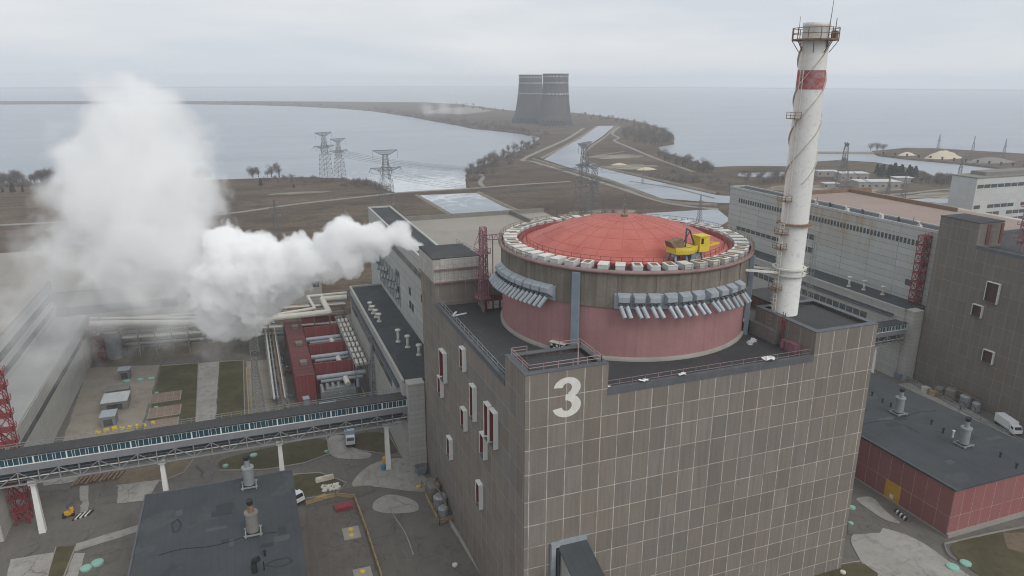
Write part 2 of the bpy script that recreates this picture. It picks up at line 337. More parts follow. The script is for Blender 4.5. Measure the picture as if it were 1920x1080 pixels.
def steppe_mat(name, ca, cb, cc, s1, s2, stretch):
    m, t, Nn, Ll, b = base_mat(name); P = vmap(t, pos(t), stretch); P0 = pos(t)
    c = mixc(t, mr(t, nz(t, s1, 8, 0.65, P, 0.6), 0.38, 0.62, 0, 1), ca, cb)
    c = mixc(t, mr(t, nz(t, s2, 8, 0.7, P, 1.0), 0.48, 0.62, 0, 0.9), c, cc)
    c = mixc(t, mr(t, nz(t, 0.02, 8, 0.7, vmap(t, P0, (0.35, 1.6, 1)), 1.2), 0.58, 0.70, 0, 0.8), c, (0.19, 0.165, 0.13))
    c = mixc(t, mr(t, nz(t, 0.25, 5, 0.75, P0), 0.45, 0.7, 0, 0.75), c, scale_c(ca, 0.45))
    c = mixc(t, mr(t, nz(t, 0.11, 6, 0.7, P0), 0.66, 0.74, 0, 0.8), c, (0.24, 0.21, 0.165))
    Ll.new(c, b.inputs['Base Color']); b.inputs['Roughness'].default_value = 0.95; b.inputs['Specular IOR Level'].default_value = 0.1
    bump(t, b, nz(t, 0.3, 5, 0.7, P0), 0.6, 0.8); return m
m_steppe = steppe_mat('dry steppe', (0.092, 0.064, 0.043), (0.155, 0.115, 0.079), (0.055, 0.046, 0.036), 0.012, 0.035, stretch=(0.6, 1.6, 1))
m_asph = ground_mat('worn asphalt', (0.135, 0.124, 0.109), (0.175, 0.161, 0.142), (0.105, 0.097, 0.087), 0.05, 0.3, cracks=0.14)
m_asphd = ground_mat('dark asphalt', (0.125, 0.113, 0.10), (0.16, 0.146, 0.13), (0.095, 0.087, 0.078), 0.08, 0.4, cracks=0.2)
m_grass = ground_mat('dull winter grass', (0.075, 0.068, 0.034), (0.115, 0.095, 0.052), (0.05, 0.052, 0.024), 0.12, 0.5)
m_dirt = ground_mat('dry earth', (0.16, 0.125, 0.085), (0.21, 0.165, 0.11), (0.10, 0.075, 0.05), 0.15, 0.6)
m_yardc = ground_mat('beige concrete yard', (0.27, 0.235, 0.19), (0.33, 0.295, 0.25), (0.21, 0.16, 0.115), 0.06, 0.25)
m_pave = ground_mat('pale concrete paving', (0.31, 0.292, 0.262), (0.38, 0.36, 0.328), (0.19, 0.178, 0.16), 0.1, 0.45, cracks=0.1)
m_road = ground_mat('dusty road', (0.25, 0.235, 0.21), (0.31, 0.29, 0.26), (0.2, 0.185, 0.16), 0.05, 0.2)
m_sandp = ground_mat('sandy clearing', (0.14, 0.115, 0.085), (0.40, 0.36, 0.28), (0.20, 0.17, 0.125), 0.06, 0.09, stretch=(0.5, 1.8, 1))
m_bank = ground_mat('stony bank', (0.20, 0.175, 0.14), (0.27, 0.24, 0.19), (0.12, 0.1, 0.08), 0.05, 0.2)

WZ0 = -2.0
m_water, t, Nn, Ll, b = base_mat('grey reservoir water'); P = pos(t)
c = mixc(t, mr(t, nz(t, 0.004, 5, 0.6, vmap(t, P, (1, 2.5, 1))), 0.35, 0.65, 0, 1), (0.25, 0.285, 0.33), (0.31, 0.345, 0.385))
c = mixc(t, mr(t, nz(t, 0.02, 7, 0.65, vmap(t, P, (0.35, 2.2, 1)), 1.0), 0.52, 0.68, 0, 0.4), c, (0.42, 0.45, 0.48))
fd = Nn.new('ShaderNodeVectorMath'); fd.operation = 'DISTANCE'; fq = G(800, 352); fd.inputs[1].default_value = (float(fq[0])-12, float(fq[1])+15, WZ0)
Ll.new(P, fd.inputs[0]); fm = mr(t, fd.outputs['Value'], 25, 190, 1, 0)
fn = mth(t, 'ADD', nz(t, 0.05, 9, 0.72, vmap(t, P, (1, 0.8, 1)), 1.5), mth(t, 'MULTIPLY', mth(t, 'SUBTRACT', fm, 0.5), 0.35))
c = mixc(t, mth(t, 'MULTIPLY', mr(t, fn, 0.5, 0.66, 0, 0.85), mr(t, fd.outputs['Value'], 120, 230, 1, 0)), c, (0.66, 0.69, 0.71))
Ll.new(c, b.inputs['Base Color']); b.inputs['Roughness'].default_value = 0.32; b.inputs['IOR'].default_value = 1.33
hw = mth(t, 'ADD', mth(t, 'MULTIPLY', nz(t, 0.06, 6, 0.65, vmap(t, P, (0.6, 2.0, 1))), 1.4), mth(t, 'MULTIPLY', nz(t, 0.012, 4, 0.6, vmap(t, P, (0.5, 1.8, 1)), 1.5), 2.0))
bump(t, b, hw, 0.45, 1.4)

# ------------------------------------------------------------------ the setting: water, land, roads, yards
def pxy(p, z=0.0): q = G(p[0], p[1], z); return (q[0], q[1])
from mathutils.geometry import delaunay_2d_cdt
def fill(pts):
    n = len(pts); c = np.mean(np.array(pts), axis=0)
    vs, _e, fs, _a, _b, _c = delaunay_2d_cdt([Vector((p[0]-c[0], p[1]-c[1])) for p in pts], [], [list(range(n))], 1, 1e-5)
    out = []
    for f in fs:
        f = list(f); ar = sum(vs[f[i]].x*vs[f[(i+1) % len(f)]].y-vs[f[(i+1) % len(f)]].x*vs[f[i]].y for i in range(len(f)))
        out.append(f if ar > 0 else f[::-1])
    return [(v.x+c[0], v.y+c[1]) for v in vs], out
def sheet(name, poly, z, mat, kind='structure', world=False):
    pts = poly if world else [pxy(p, z) for p in poly]
    n = len(pts); ar = sum(pts[i][0]*pts[(i+1)%n][1]-pts[(i+1)%n][0]*pts[i][1] for i in range(n))
    if ar < 0: pts = pts[::-1]
    me = bpy.data.meshes.new(name); vs, fs = fill(pts); me.from_pydata([(x, y, z) for x, y in vs], [], fs); me.materials.append(mat)
    o = bpy.data.objects.new(name, me); COL.objects.link(o); o['kind'] = kind; return o
def land(name, pts, z, zb, mat, out=3.0):
    n = len(pts); ar = sum(pts[i][0]*pts[(i+1)%n][1]-pts[(i+1)%n][0]*pts[i][1] for i in range(n))
    if ar < 0: pts = pts[::-1]
    vs, fs = fill(pts); vs = [(x, y, z) for x, y in vs]; k = len(vs); vs += [(x, y, z) for x, y in pts]
    for i in range(n):
        a = Vector(pts[i-1]); c = Vector(pts[(i+1) % n]); d = (c-a).normalized(); vs.append((pts[i][0]+d.y*out, pts[i][1]-d.x*out, zb))
    fs = [list(f) for f in fs] + [[k+i, k+n+i, k+n+(i+1) % n, k+(i+1) % n] for i in range(n)]
    me = bpy.data.meshes.new(name); me.from_pydata(vs, [], fs); me.materials.append(mat)
    o = bpy.data.objects.new(name, me); COL.objects.link(o); o['kind'] = 'structure'; return o
def smooth_line(pts, k=6):
    out = []
    for i in range(len(pts)-1):
        p0 = np.array(pts[max(i-1, 0)]); p1 = np.array(pts[i]); p2 = np.array(pts[i+1]); p3 = np.array(pts[min(i+2, len(pts)-1)])
        for j in range(k):
            s = j/k; out.append(tuple(0.5*((2*p1)+(-p0+p2)*s+(2*p0-5*p1+4*p2-p3)*s*s+(-p0+3*p1-3*p2+p3)*s**3)))
    out.append(tuple(pts[-1])); return out
def ribbon(name, px, width, z, mat, h=0.0, world=False, k=6):
    pts = smooth_line(px if world else [pxy(p, z) for p in px], k); mb = MB(); vs = []
    for i, p in enumerate(pts):
        a = Vector(pts[max(i-1, 0)]); c = Vector(pts[min(i+1, len(pts)-1)]); d = (c-a).normalized(); n = Vector((-d.y, d.x))*width/2
        if h: vs += [(p[0]+n.x, p[1]+n.y, z), (p[0]+n.x*0.4, p[1]+n.y*0.4, z+h), (p[0]-n.x*0.4, p[1]-n.y*0.4, z+h), (p[0]-n.x, p[1]-n.y, z)]
        else: vs += [(p[0]+n.x, p[1]+n.y, z), (p[0]-n.x, p[1]-n.y, z)]
    w_ = 4 if h else 2
    fs = [(i*w_+j, i*w_+j+1, (i+1)*w_+j+1, (i+1)*w_+j) for i in range(len(pts)-1) for j in range(w_-1)]
    mb.add(vs, fs); o = mb.build(name, mat); o['kind'] = 'structure'; return o

WZ = -2.0
mb = MB(); mb.add([(9000*math.cos(2*math.pi*i/96), 9000*math.sin(2*math.pi*i/96), WZ) for i in range(96)], [tuple(range(96))])
mb.build('water', m_water)['kind'] = 'structure'
def jag(pts, amp, seed=1):
    r = random.Random(seed); out = []
    for a, c in zip(pts, pts[1:]+pts[:1]):
        out.append(a); d = math.dist(a, c); nseg = min(8, int(d/14))
        for i in range(1, nseg):
            t_ = i/nseg; out.append((a[0]+(c[0]-a[0])*t_+r.uniform(-amp, amp), a[1]+(c[1]-a[1])*t_+r.uniform(-amp, amp)))
    return out
coast = [(0,347),(60,345),(200,342),(400,337),(560,332),(640,334),(690,341),(715,352),(742,361),(800,359),(880,352),(876,333),(880,319),(900,310),(925,302),(955,290),(985,278),(1008,263),(1017,256),
 (1000,252),(960,247),(925,243),(890,240),(862,234),(815,226),(770,217.5),(700,207.5),(640,202.5),(560,198.5),(480,196),(370,194.5),(250,194),(100,194.5),(-60,195),
 (-60,189.5),(100,189.5),(370,189.5),(560,190),(700,191),(800,192),(850,194.5),(900,200),(945,206),(1000,210),(1075,211),(1110,215),(1160,222),(1200,228),(1240,240),(1262,252),(1262,268),(1232,273),(1238,283),(1290,299),(1340,313),(1400,311),(1490,312),(1500,317),(1440,319),(1385,320),(1378,330),(1440,333),(1500,326),(1530,303),(1570,300),(1640,304),(1720,318),(1760,332),(1800,338),(1920,338),(2300,340)]
cw = [pxy(p) for p in coast]
cw = [(-2500, cw[0][1]+150), (-900, cw[0][1]+60)] + cw + [(3000, 300), (3000, -800), (-2500, -800)]
land('ground', jag(cw, 1.5), 0.0, -3.0, m_steppe)
sp = [pxy(p) for p in [(1636,283),(1700,277),(1760,278),(1920,288),(2300,310),(2300,350),(1920,319),(1800,305),(1700,296),(1650,290)]]
land('spit', sp, 0.0, -3.0, m_steppe)
land('breakwater', [pxy(p) for p in [(1520,283.3),(1640,284),(1640,286),(1520,285.3)]], -0.5, -3, m_bank)
# distant shore: low hills closing the reservoir
mb = MB(); vs = []; fs = []; K = 120; rr = random.Random(3)
prof = [(8000, -3, 0), (8040, -1.5, .2), (8100, 0.3, .6), (8400, 1, .5), (8650, 0.6, .3)]
for i in range(K+1):
    a = R(-75)+R(150)*i/K; h_ = rr.random()
    for (r_, z_, v_) in prof:
        rad = r_ + 700*math.sin(i*0.13)*0.5; vs.append((rad*math.sin(a+YAW), rad*math.cos(a+YAW), z_+v_*(h_-0.5)*(1+math.sin(i*0.4))))
n_ = len(prof)
for i in range(K):
    for j in range(n_-1): fs.append((i*n_+j, (i+1)*n_+j, (i+1)*n_+j+1, i*n_+j+1))
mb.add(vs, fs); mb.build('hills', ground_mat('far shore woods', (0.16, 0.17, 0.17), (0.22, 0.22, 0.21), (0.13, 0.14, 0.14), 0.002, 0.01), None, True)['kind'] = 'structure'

# discharge channel, canal, ponds (water sheets with raised banks)
sheet('water', [(786,366),(893,361.5),(945,388),(1005,409),(1100,406),(1240,398),(1345,392),(1370,412),(1340,430),(1240,424),(1000,424),(858,409)], 0.12, m_water)
canal = [(1122,236),(1088,260),(1050,280),(1020,299),(1060,312),(1140,335),(1240,372),(1345,380),(1440,384),(1440,372),(1345,366),(1260,347),(1180,328),(1112,311),(1090,295),(1100,275),(1130,255),(1152,236)]
sheet('water', canal, 0.14, m_water)
sheet('water', [(1622,374),(1700,372),(1760,384),(1830,388),(1920,386),(2000,400),(1920,416),(1800,420),(1700,412),(1640,392)], 0.12, m_water)
sheet('water', [(1700,374),(1770,370),(1830,376),(1780,383)], 0.14, m_water)
ribbon('bank', [(1690,389),(1740,384),(1800,382),(1850,384),(1800,392),(1740,394),(1690,390)], 4, 0.1, m_concd, 0.8)
ribbon('bank', [(1000,298),(1050,314),(1140,338),(1240,376),(1345,385)], 5, 0.05, m_bank, 1.2)
ribbon('bank', [(1118,237),(1080,262),(1012,298)], 6, 0.05, m_bank, 1.0)
ribbon('bank', [(1156,236),(1135,256),(1105,277),(1096,294),(1118,310),(1184,326),(1262,344),(1345,363)], 5, 0.05, m_bank, 1.0)
ribbon('bank', [(897,361),(950,386),(1008,407),(1100,404)], 5, 0.05, m_bank, 0.9)
ribbon('bank', [(782,366),(854,408)], 4, 0.05, m_bank, 0.7)
ribbon('road', [(-200,432),(0,422),(200,412),(400,403),(560,382),(700,366.5),(745,361.5),(800,358),(884,353),(960,347),(1070,340)], 5.5, 0.15, m_road)
ribbon('road', [(1095,240),(1060,262),(985,296),(1000,303),(1060,321),(1160,352),(1250,380),(1345,392)], 6, 0.16, m_road)
ribbon('road', [(1162,237),(1148,250),(1160,258),(1152,264),(1180,276),(1230,297),(1300,322)], 5, 0.16, m_road)
ribbon('road', [(1095,296),(1130,290),(1170,284)], 4, 0.16, m_road)
ribbon('road', [(898,324),(905,333),(900,342),(908,351)], 4, 0.17, m_road)
ribbon('road', [(1500,352),(1600,362),(1680,364),(1760,356),(1840,352)], 5, 0.16, m_road)
ribbon('road', [(1540,372),(1640,366),(1760,372),(1900,374)], 4, 0.17, m_road)
ribbon('road', [(1180,340),(1260,352),(1340,372)], 4, 0.17, m_bank)
def blob(cx_, cy_, w_, h_, seed, n=36):
    r = random.Random(seed); c = G(cx_, cy_); ks = [r.uniform(.55, 1.0) for _ in range(n)]; ks = [(ks[i-1]+ks[i]*2+ks[(i+1) % n])/4 for i in range(n)]
    return [(c[0]+w_*ks[i]*math.cos(6.2832*i/n), c[1]+h_*ks[i]*math.sin(6.2832*i/n)) for i in range(n)]
sheet('sand', blob(1160, 294, 48, 30, 1), 0.13, m_sandp, world=True); sheet('sand', blob(1180, 313, 40, 26, 2), 0.131, m_sandp, world=True); sheet('sand', blob(1500, 352, 40, 20, 3), 0.13, m_sandp, world=True)
sheet('sand', blob(1610, 358, 60, 16, 4), 0.132, m_sandp, world=True); sheet('sand', blob(1760, 366, 50, 14, 5), 0.133, m_sandp, world=True); sheet('sand', blob(560, 362, 30, 8, 6), 0.13, m_sandp, world=True); sheet('sand', blob(1130, 400, 40, 20, 7), 0.13, m_sandp, world=True)
sheet('sand', [(830,203),(880,200),(925,208),(870,214),(790,212)], 0.2, m_road)
# plant yard
sheet('yard', [(-330,-60),(330,-60),(330,190),(-330,190)], 0.03, m_asph, world=True)
YZ = 0.06
def rounded(pts):
    out = []
    for i in range(len(pts)):          # cut each corner with a short arc
        a, b_, c = np.array(pts[i-1]), np.array(pts[i]), np.array(pts[(i+1) % len(pts)]); ra = min(.42, 5.0/max(1e-3, np.linalg.norm(a-b_))); rc = min(.42, 5.0/max(1e-3, np.linalg.norm(c-b_))); p, r_ = b_+(a-b_)*ra, b_+(c-b_)*rc
        for k in range(5): u = k/4; out.append(tuple((1-u)**2*p+2*u*(1-u)*b_+u*u*r_))
    return out
def jag2(pts, amp, seed):
    r = random.Random(seed); out = []
    for a, c in zip(pts, pts[1:]+pts[:1]):
        out.append(a); d = math.dist(a, c); k = min(40, int(d/1.6))
        for i in range(1, k): t_ = i/k; out.append((a[0]+(c[0]-a[0])*t_+r.uniform(-amp, amp), a[1]+(c[1]-a[1])*t_+r.uniform(-amp, amp)))
    return out
for poly, m_ in [
 ([(165,690),(300,684),(266,800),(240,812),(118,828)], m_yardc),
 ([(302,686),(372,681),(367,792),(276,797)], m_grass), ([(372,681),(411,678),(404,790),(367,792)], m_pave),
 ([(412,678),(456,676),(459,782),(406,788)], m_grass), ([(462,678),(530,672),(545,770),(470,778)], m_yardc),
 ([(175,665),(330,640),(420,632),(440,650),(300,676),(180,684)], m_dirt),
 ([(225,885),(330,866),(360,862),(345,885),(310,900),(218,912)], m_dirt),
 ([(408,862),(520,836),(612,818),(620,850),(570,868),(500,880),(410,882)], m_grass),
 ([(612,818),(650,815),(665,845),(700,850),(690,862),(617,860)], m_pave),
 ([(652,815),(725,808),(752,855),(680,845),(660,840)], m_grass),
 ([(545,890),(600,886),(650,905),(630,925),(560,937),(550,930)], m_grass),
 ([(690,870),(760,855),(800,900),(830,915),(790,925),(700,912),(650,915)], m_pave),
 ([(700,940),(730,925),(780,938),(790,960),(735,965),(697,958)], m_pave), ([(560,935),(690,908),(712,918),(668,935),(575,955)], m_asphd),
 ([(143,1020),(260,985),(258,998),(140,1035)], m_pave), ([(20,1050),(105,1036),(90,1080),(10,1100)], m_pave), ([(105,1026),(142,1024),(118,1085),(88,1085)], m_grass),
 ([(140,1038),(160,1038),(145,1085),(122,1085)], m_pave), ([(150,912),(166,911),(166,962),(150,962)], m_pave), ([(222,910),(300,900),(275,940),(220,945)], m_pave),
 ([(575,958),(664,938),(712,1085),(585,1100)], m_dirt if False else m_asphd), ([(80,905),(150,893),(148,903),(82,912)], m_pave),
 # right hand yard
 ([(1588,1005),(1640,985),(1720,1010),(1790,1062),(1920,1150),(1640,1100),(1612,1050)], m_pave), ([(1600,935),(1635,930),(1660,960),(1695,985),(1660,978),(1620,950)], m_pave),
 ([(1590,960),(1660,985),(1650,1000),(1590,1003)], m_asphd), ([(1500,1085),(1560,1062),(1612,1052),(1660,1085),(1560,1110)], m_grass),
 ([(1775,1020),(1930,988),(1990,1010),(1990,1130),(1850,1090),(1795,1050)], m_grass), ([(1880,1000),(1930,1000),(1930,1040),(1890,1030)], m_dirt),
 ([(1660,725),(1720,715),(1920,830),(1920,850),(1800,790)], m_pave)]:
    YZ += 0.004; sheet('paving' if m_ in (m_pave, m_yardc, m_asphd) else ('lawn' if m_ is m_grass else 'bare_earth'), jag2(rounded([pxy(p) for p in poly]) if len(poly) >= 5 and m_ is not m_yardc else [pxy(p) for p in poly], 0.14, int(YZ*1000)), YZ, m_, world=True)
KZ = 0.12
for pl in ([(302,686),(372,681),(367,792)], [(412,678),(456,676),(459,782)], [(410,882),(500,880),(570,868),(620,850),(612,818)], [(652,815),(660,840),(680,845),(752,855),(725,808)], [(545,890),(600,886),(650,905),(630,925),(560,937)], [(105,1026),(88,1085)], [(142,1024),(118,1085)], [(1500,1085),(1560,1062),(1612,1052),(1660,1085)], [(218,912),(310,900),(345,885),(362,862)]):
    KZ += 0.002; ribbon('kerb', pl, 0.3, KZ-0.06, m_conc, 0.16, k=1)
for pl in ([(737,965),(760,1000),(775,1040)], [(845,985),(900,1070)]): ribbon('road_marking', pl, 0.25, YZ+0.01, m_pave)
ribbon('kerb', [(1770,1020),(1850,1002),(1930,986)], 0.5, 0.1, m_concd, 0.3); ribbon('kerb', [(1770,1021),(1778,1040),(1795,1052)], 0.5, 0.1, m_concd, 0.3)
ribbon('kerb', [(838,965),(870,1020),(905,1078)], 0.8, 0.1, m_conc, 0.15)

# ------------------------------------------------------------------ reactor building
CX, CY = 33.0, 32.0
def rail(mb, pts, h=1.1, step=2.0, r=0.05):
    for a, b_ in zip(pts[:-1], pts[1:]):
        a = Vector(a); b_ = Vector(b_); n = max(1, int((b_-a).length/step))
        for i in range(n+1):
            p = a+(b_-a)*i/n; mb.bar(p, p+Vector((0,0,h)), r*1.5)
        for hh in (h, h*0.55): mb.bar(a+Vector((0,0,hh)), b_+Vector((0,0,hh)), r*1.5)
def rail_ring(mb, cx, cy, r, z, h=1.1, n=60, w=0.07, a0=0, a1=2*math.pi):
    P_ = [(cx+r*math.cos(a0+(a1-a0)*i/n), cy+r*math.sin(a0+(a1-a0)*i/n), z) for i in range(n+1)]
    for i, p in enumerate(P_[:-1]):
        q = P_[i+1]; mb.bar(p, (p[0], p[1], p[2]+h), w)
        for hh in (h, h*0.5): mb.bar((p[0],p[1],p[2]+hh), (q[0],q[1],q[2]+hh), w)
def wall_window(root, x, yf, yn, z0, z1, d=0.7, pane=None):
    f = MB(); y0, y1 = min(yf, yn), max(yf, yn); t_ = 0.16
    f.box(x-d, x, y0, y0+t_, z0-0.05, z1); f.box(x-d, x, y1-t_, y1, z0+0.3, z1); f.box(x-d-0.02, x, y0, y1, z1, z1+t_)
    o = f.build('window', m_white, root)
    q = MB(); q.box(x-0.08, x, y0+t_, y1-t_, z0, z1); q.box(x-d+0.1, x-0.08, y1-t_-0.05, y1-t_, z0+0.35, z1-0.01); q.build('pane', pane or m_redpane, o)
    s_ = MB(); s_.box(x-d+0.05, x, y0+t_, y1-t_, z0-0.12, z0+0.02); s_.build('sill', m_flash, o)
def px_window(root, x, ul, um, ur, vt, vb, pane=None):
    d = 0.8; yf = GX(ul, vt, x-d)[1]; a = GX(um, (vt+vb)/2, x-d); yn = a[1]
    z1 = GX(ul, vt, x-d)[2]; z0 = GX(ur, vb, x)[2]; wall_window(root, x, yf, yn, z0, z1, d, pane)

def reactor(S, unit, label):
    root = thing('reactor_building', (S+33, 0, 0), label, 'reactor building')
    three = unit == 3
    fm, sm = (m_front, m_side) if three else (m_side4, m_side4)
    b_ = MB()
    # walls: front/back use front panels, sides use side panels (material slot by face); turrets stand proud of the parapet
    def walls(x0, x1, y0, y1, z0, z1):
        b_.add([(x0,y0,z0),(x1,y0,z0),(x1,y0,z1),(x0,y0,z1)], [(0,1,2,3)], 0); b_.add([(x0,y1,z0),(x1,y1,z0),(x1,y1,z1),(x0,y1,z1)], [(3,2,1,0)], 0)
        b_.add([(x0,y0,z0),(x0,y1,z0),(x0,y1,z1),(x0,y0,z1)], [(3,2,1,0)], 1); b_.add([(x1,y0,z0),(x1,y1,z0),(x1,y1,z1),(x1,y0,z1)], [(0,1,2,3)], 1)
    x0, x1 = S, S+66
    walls(x0, x1, 0, 63.3, 0, 45.0)
    b_.build('wall', [fm, sm], root)
    r_ = MB(); r_.box(x0+0.35, x1-0.35, 0.35, 62.9, 44.2, 45.15); r_.build('roof', m_roof, root)
    def turret(x0, x1, y0, y1, zt):
        t_ = MB(); e = 0.0
        for (fx0, fx1, fy, mi, sgn) in ((x0,x1,y0,0,1),(x0,x1,y1,0,-1)):
            t_.add([(fx0,fy,45.0),(fx1,fy,45.0),(fx1,fy,zt),(fx0,fy,zt)], [(0,1,2,3) if sgn > 0 else (3,2,1,0)], mi)
        t_.add([(x0,y0,45.0),(x0,y1,45.0),(x0,y1,zt),(x0,y0,zt)], [(3,2,1,0)], 1); t_.add([(x1,y0,45.0),(x1,y1,45.0),(x1,y1,zt),(x1,y0,zt)], [(0,1,2,3)], 1)
        o = t_.build('corner_tower', [fm, sm], root)
        c = MB(); k = 1.1
        c.box(x0-0.06, x1+0.06, y0-0.06, y0+k, zt, zt+0.14); c.box(x0-0.06, x1+0.06, y1-k, y1+0.06, zt, zt+0.14)
        c.box(x0-0.06, x0+k, y0+k, y1-k, zt, zt+0.139); c.box(x1-k, x1+0.06, y0+k, y1-k, zt, zt+0.139); c.build('coping', m_flash, o)
        f = MB(); f.box(x0+k, x1-k, y0+k, y1-k, zt-1.2, zt-0.55); f.build('roof', m_roof, o)
    if three:
        turret(x0, x0+13.4, 0, 8.6, 50.1); turret(x0+52.5, x1, 0, 15.5, 50.1)
    # parapet flashing round the main roof
    p = MB(); k = 0.55
    p.box(x0+13.4, x0+52.5, -0.06, k, 45.0, 46.15); p.box(x0-0.06, x0+k, 8.6, 51.0, 45.0, 46.05); p.box(x1-k, x1+0.06, 15.5, 63.3, 45.0, 46.05); p.box(x0+12, x1-k, 62.8, 63.36, 45.0, 46.0)
    p.build('parapet', m_flash, root)
    if three:
        q = MB(); rail(q, [(x0+13.5, 0.75, 45.5), (x0+52.4, 0.75, 45.5)], 1.5, 2.2, 0.03); q.build('railing', m_pinkrail, root)
        q = MB(); rail(q, [(x0+0.75, 9, 45.4), (x0+0.75, 51, 45.4)], 1.5, 2.5); q.build('railing', m_galv, root)
        q = MB(); rail(q, [(x0+0.9, 8.2, 50.2), (x0+0.9, 0.9, 50.2), (x0+12.6, 0.9, 50.2), (x0+12.6, 8.2, 50.2), (x0+9.0, 8.2, 50.2)], 1.1, 2.0)
        rail(q, [(x0+1.0, 8.2, 50.2), (x0+3.5, 8.2, 50.2)], 1.1, 2.0); q.build('railing', m_pinkrail, root)
    # penthouse at the back of the left side
    if three:
        h = MB(); h.box(x0-0.05, x0+9.8, 51.0, 63.3, 45.0, 50.2); o = h.build('stair_penthouse', m_side, root)
        q = MB(); q.box(x0-0.3, x0+9.85, 50.8, 63.5, 50.3, 55.2); q.build('cladding', panel_mat('stained white cladding', (0.45, 0.44, 0.41), (0.16, 0.14, 0.12), 1.0, 0, 0, 50, 0.1, 0.5, 0.15, 0.9, zpitch=1.0), o)
        q = MB(); q.box(x0-0.45, x0+10, 50.6, 63.6, 50.15, 50.45); q.box(x0-0.1, x0+10, 50.55, 50.8, 52.95, 53.2)
        for i in range(26): q.bar((x0-0.2+i*0.4, 50.55, 50.2), (x0-0.2+i*0.4, 50.55, 49.7), 0.1); q.bar((x0+i*0.4, 50.5, 53.0), (x0+i*0.4, 50.5, 52.6), 0.1)
        q.build('ledge', m_rim, o)
        q = MB(); q.box(x0, x0+9.6, 51.1, 63.2, 55.2, 55.4); q.box(x0-0.35, x0+1.2, 50.8, 63.4, 55.2, 55.5); q.build('roof', m_roof, o)
        q = MB(); rail(q, [(x0+8, 62.5, 55.5), (x0+9.5, 51.5, 55.5)], 1.1, 1.6); q.build('railing', m_galv, o)
    else:
        h = MB(); h.box(x0-0.05, x0+9.8, 51.0, 63.3, 45.0, 52.2); o = h.build('stair_penthouse', m_side4, root)
        q = MB(); q.box(x0-0.15, x0+9.9, 50.9, 63.4, 52.2, 52.45); q.build('roof', m_roof, o)
        for xa, xb in ((3.2, 4.6), (8.6, 9.7)): q = MB(); q.box(x0+xa, x0+xb, 50.8, 50.98, 46, 51.8); q.build('rust_stained_panel', m_rustred, o)
    if three:
        for a in ((822,831,836,654,714),(860,866.5,872,650,693),(819,825,830,704,741),(879,886,891,720,785),(862,869,875,763,805),(906,914,918,754,822),(916,925.5,931.5,766,838),(836,842,847,817,857),(898,906,911.5,810,857),(891,898,903,901,949)): px_window(root, x0, *a)
    else:
        for a in ((1850,1871,1878,528,573),(1823,1840,1846,570,598),(1843,1861,1868,655,686)): px_window(root, x0, *a, pane=m_darkpane)
    return root
R3 = reactor(0, 3, 'large brown panelled reactor building with red dome and white number 3')
R4 = reactor(157, 4, 'grey brown windowed building at right edge behind dark flat roof')

# the number on the corner tower: bold 3 of constant real size, 6 m high
def ring_sector(cx, cz, ro, ri, a0, a1, n=28):
    o = [(cx+ro[0]*math.cos(a0+(a1-a0)*i/n), cz+ro[1]*math.sin(a0+(a1-a0)*i/n)) for i in range(n+1)]
    q = [(cx+ri[0]*math.cos(a0+(a1-a0)*i/n), cz+ri[1]*math.sin(a0+(a1-a0)*i/n)) for i in range(n+1)]
    return o, q
mb = MB()
def sector(cx, cz, ro, ri, a0, a1, y=-0.035):
    o, q = ring_sector(cx, cz, ro, ri, R(a0), R(a1)); n = len(o)
    vs = [(x, y, z) for x, z in o]+[(x, y, z) for x, z in q]+[(x, -0.004, z) for x, z in o]+[(x, -0.004, z) for x, z in q]
    fs = [(i, i+1, n+i+1, n+i) for i in range(n-1)] + [(2*n+i, 2*n+i+1, i+1, i) for i in range(n-1)] + [(n+i, n+i+1, 3*n+i+1, 3*n+i) for i in range(n-1)]
    mb.add(vs, fs)
nx0, nx1, nz0, nz1 = 4.35, 8.95, 42.55, 48.95; ncx = (nx0+nx1)/2; W_ = nx1-nx0; H_ = nz1-nz0
sector(ncx, nz0+H_*0.735, (W_*0.475, H_*0.265), (W_*0.165, H_*0.12), -78, 172)
sector(ncx, nz0+H_*0.285, (W_*0.5, H_*0.285), (W_*0.175, H_*0.13), -170, 80, -0.037)
mb.box(ncx-0.25, ncx+0.75, -0.033, -0.004, nz0+H_*0.425, nz0+H_*0.575)
mb.build('number_sign', m_sign, R3)

q = MB(); gq = GY(1375, 1075, 0.0); q.box(gq[0]-3.2, gq[0]+4.2, -0.05, -0.004, 0.05, 4.6); gt = q.build('gateway', M('brown recess shade', (0.11, 0.09, 0.07), 0.8, 0.2), R3)  # flat brown panel, the dark of the open recess painted on
q = MB(); q.box(gq[0]-4.4, gq[0]-3.25, -0.25, -0.004, 0.05, 4.4); q.build('gate_leaf', m_yellowd, gt)
q = MB(); q.box(gq[0]-5.2, gq[0]+5.2, -0.45, -0.004, 4.7, 5.0); q.build('lintel', m_concd, R3)
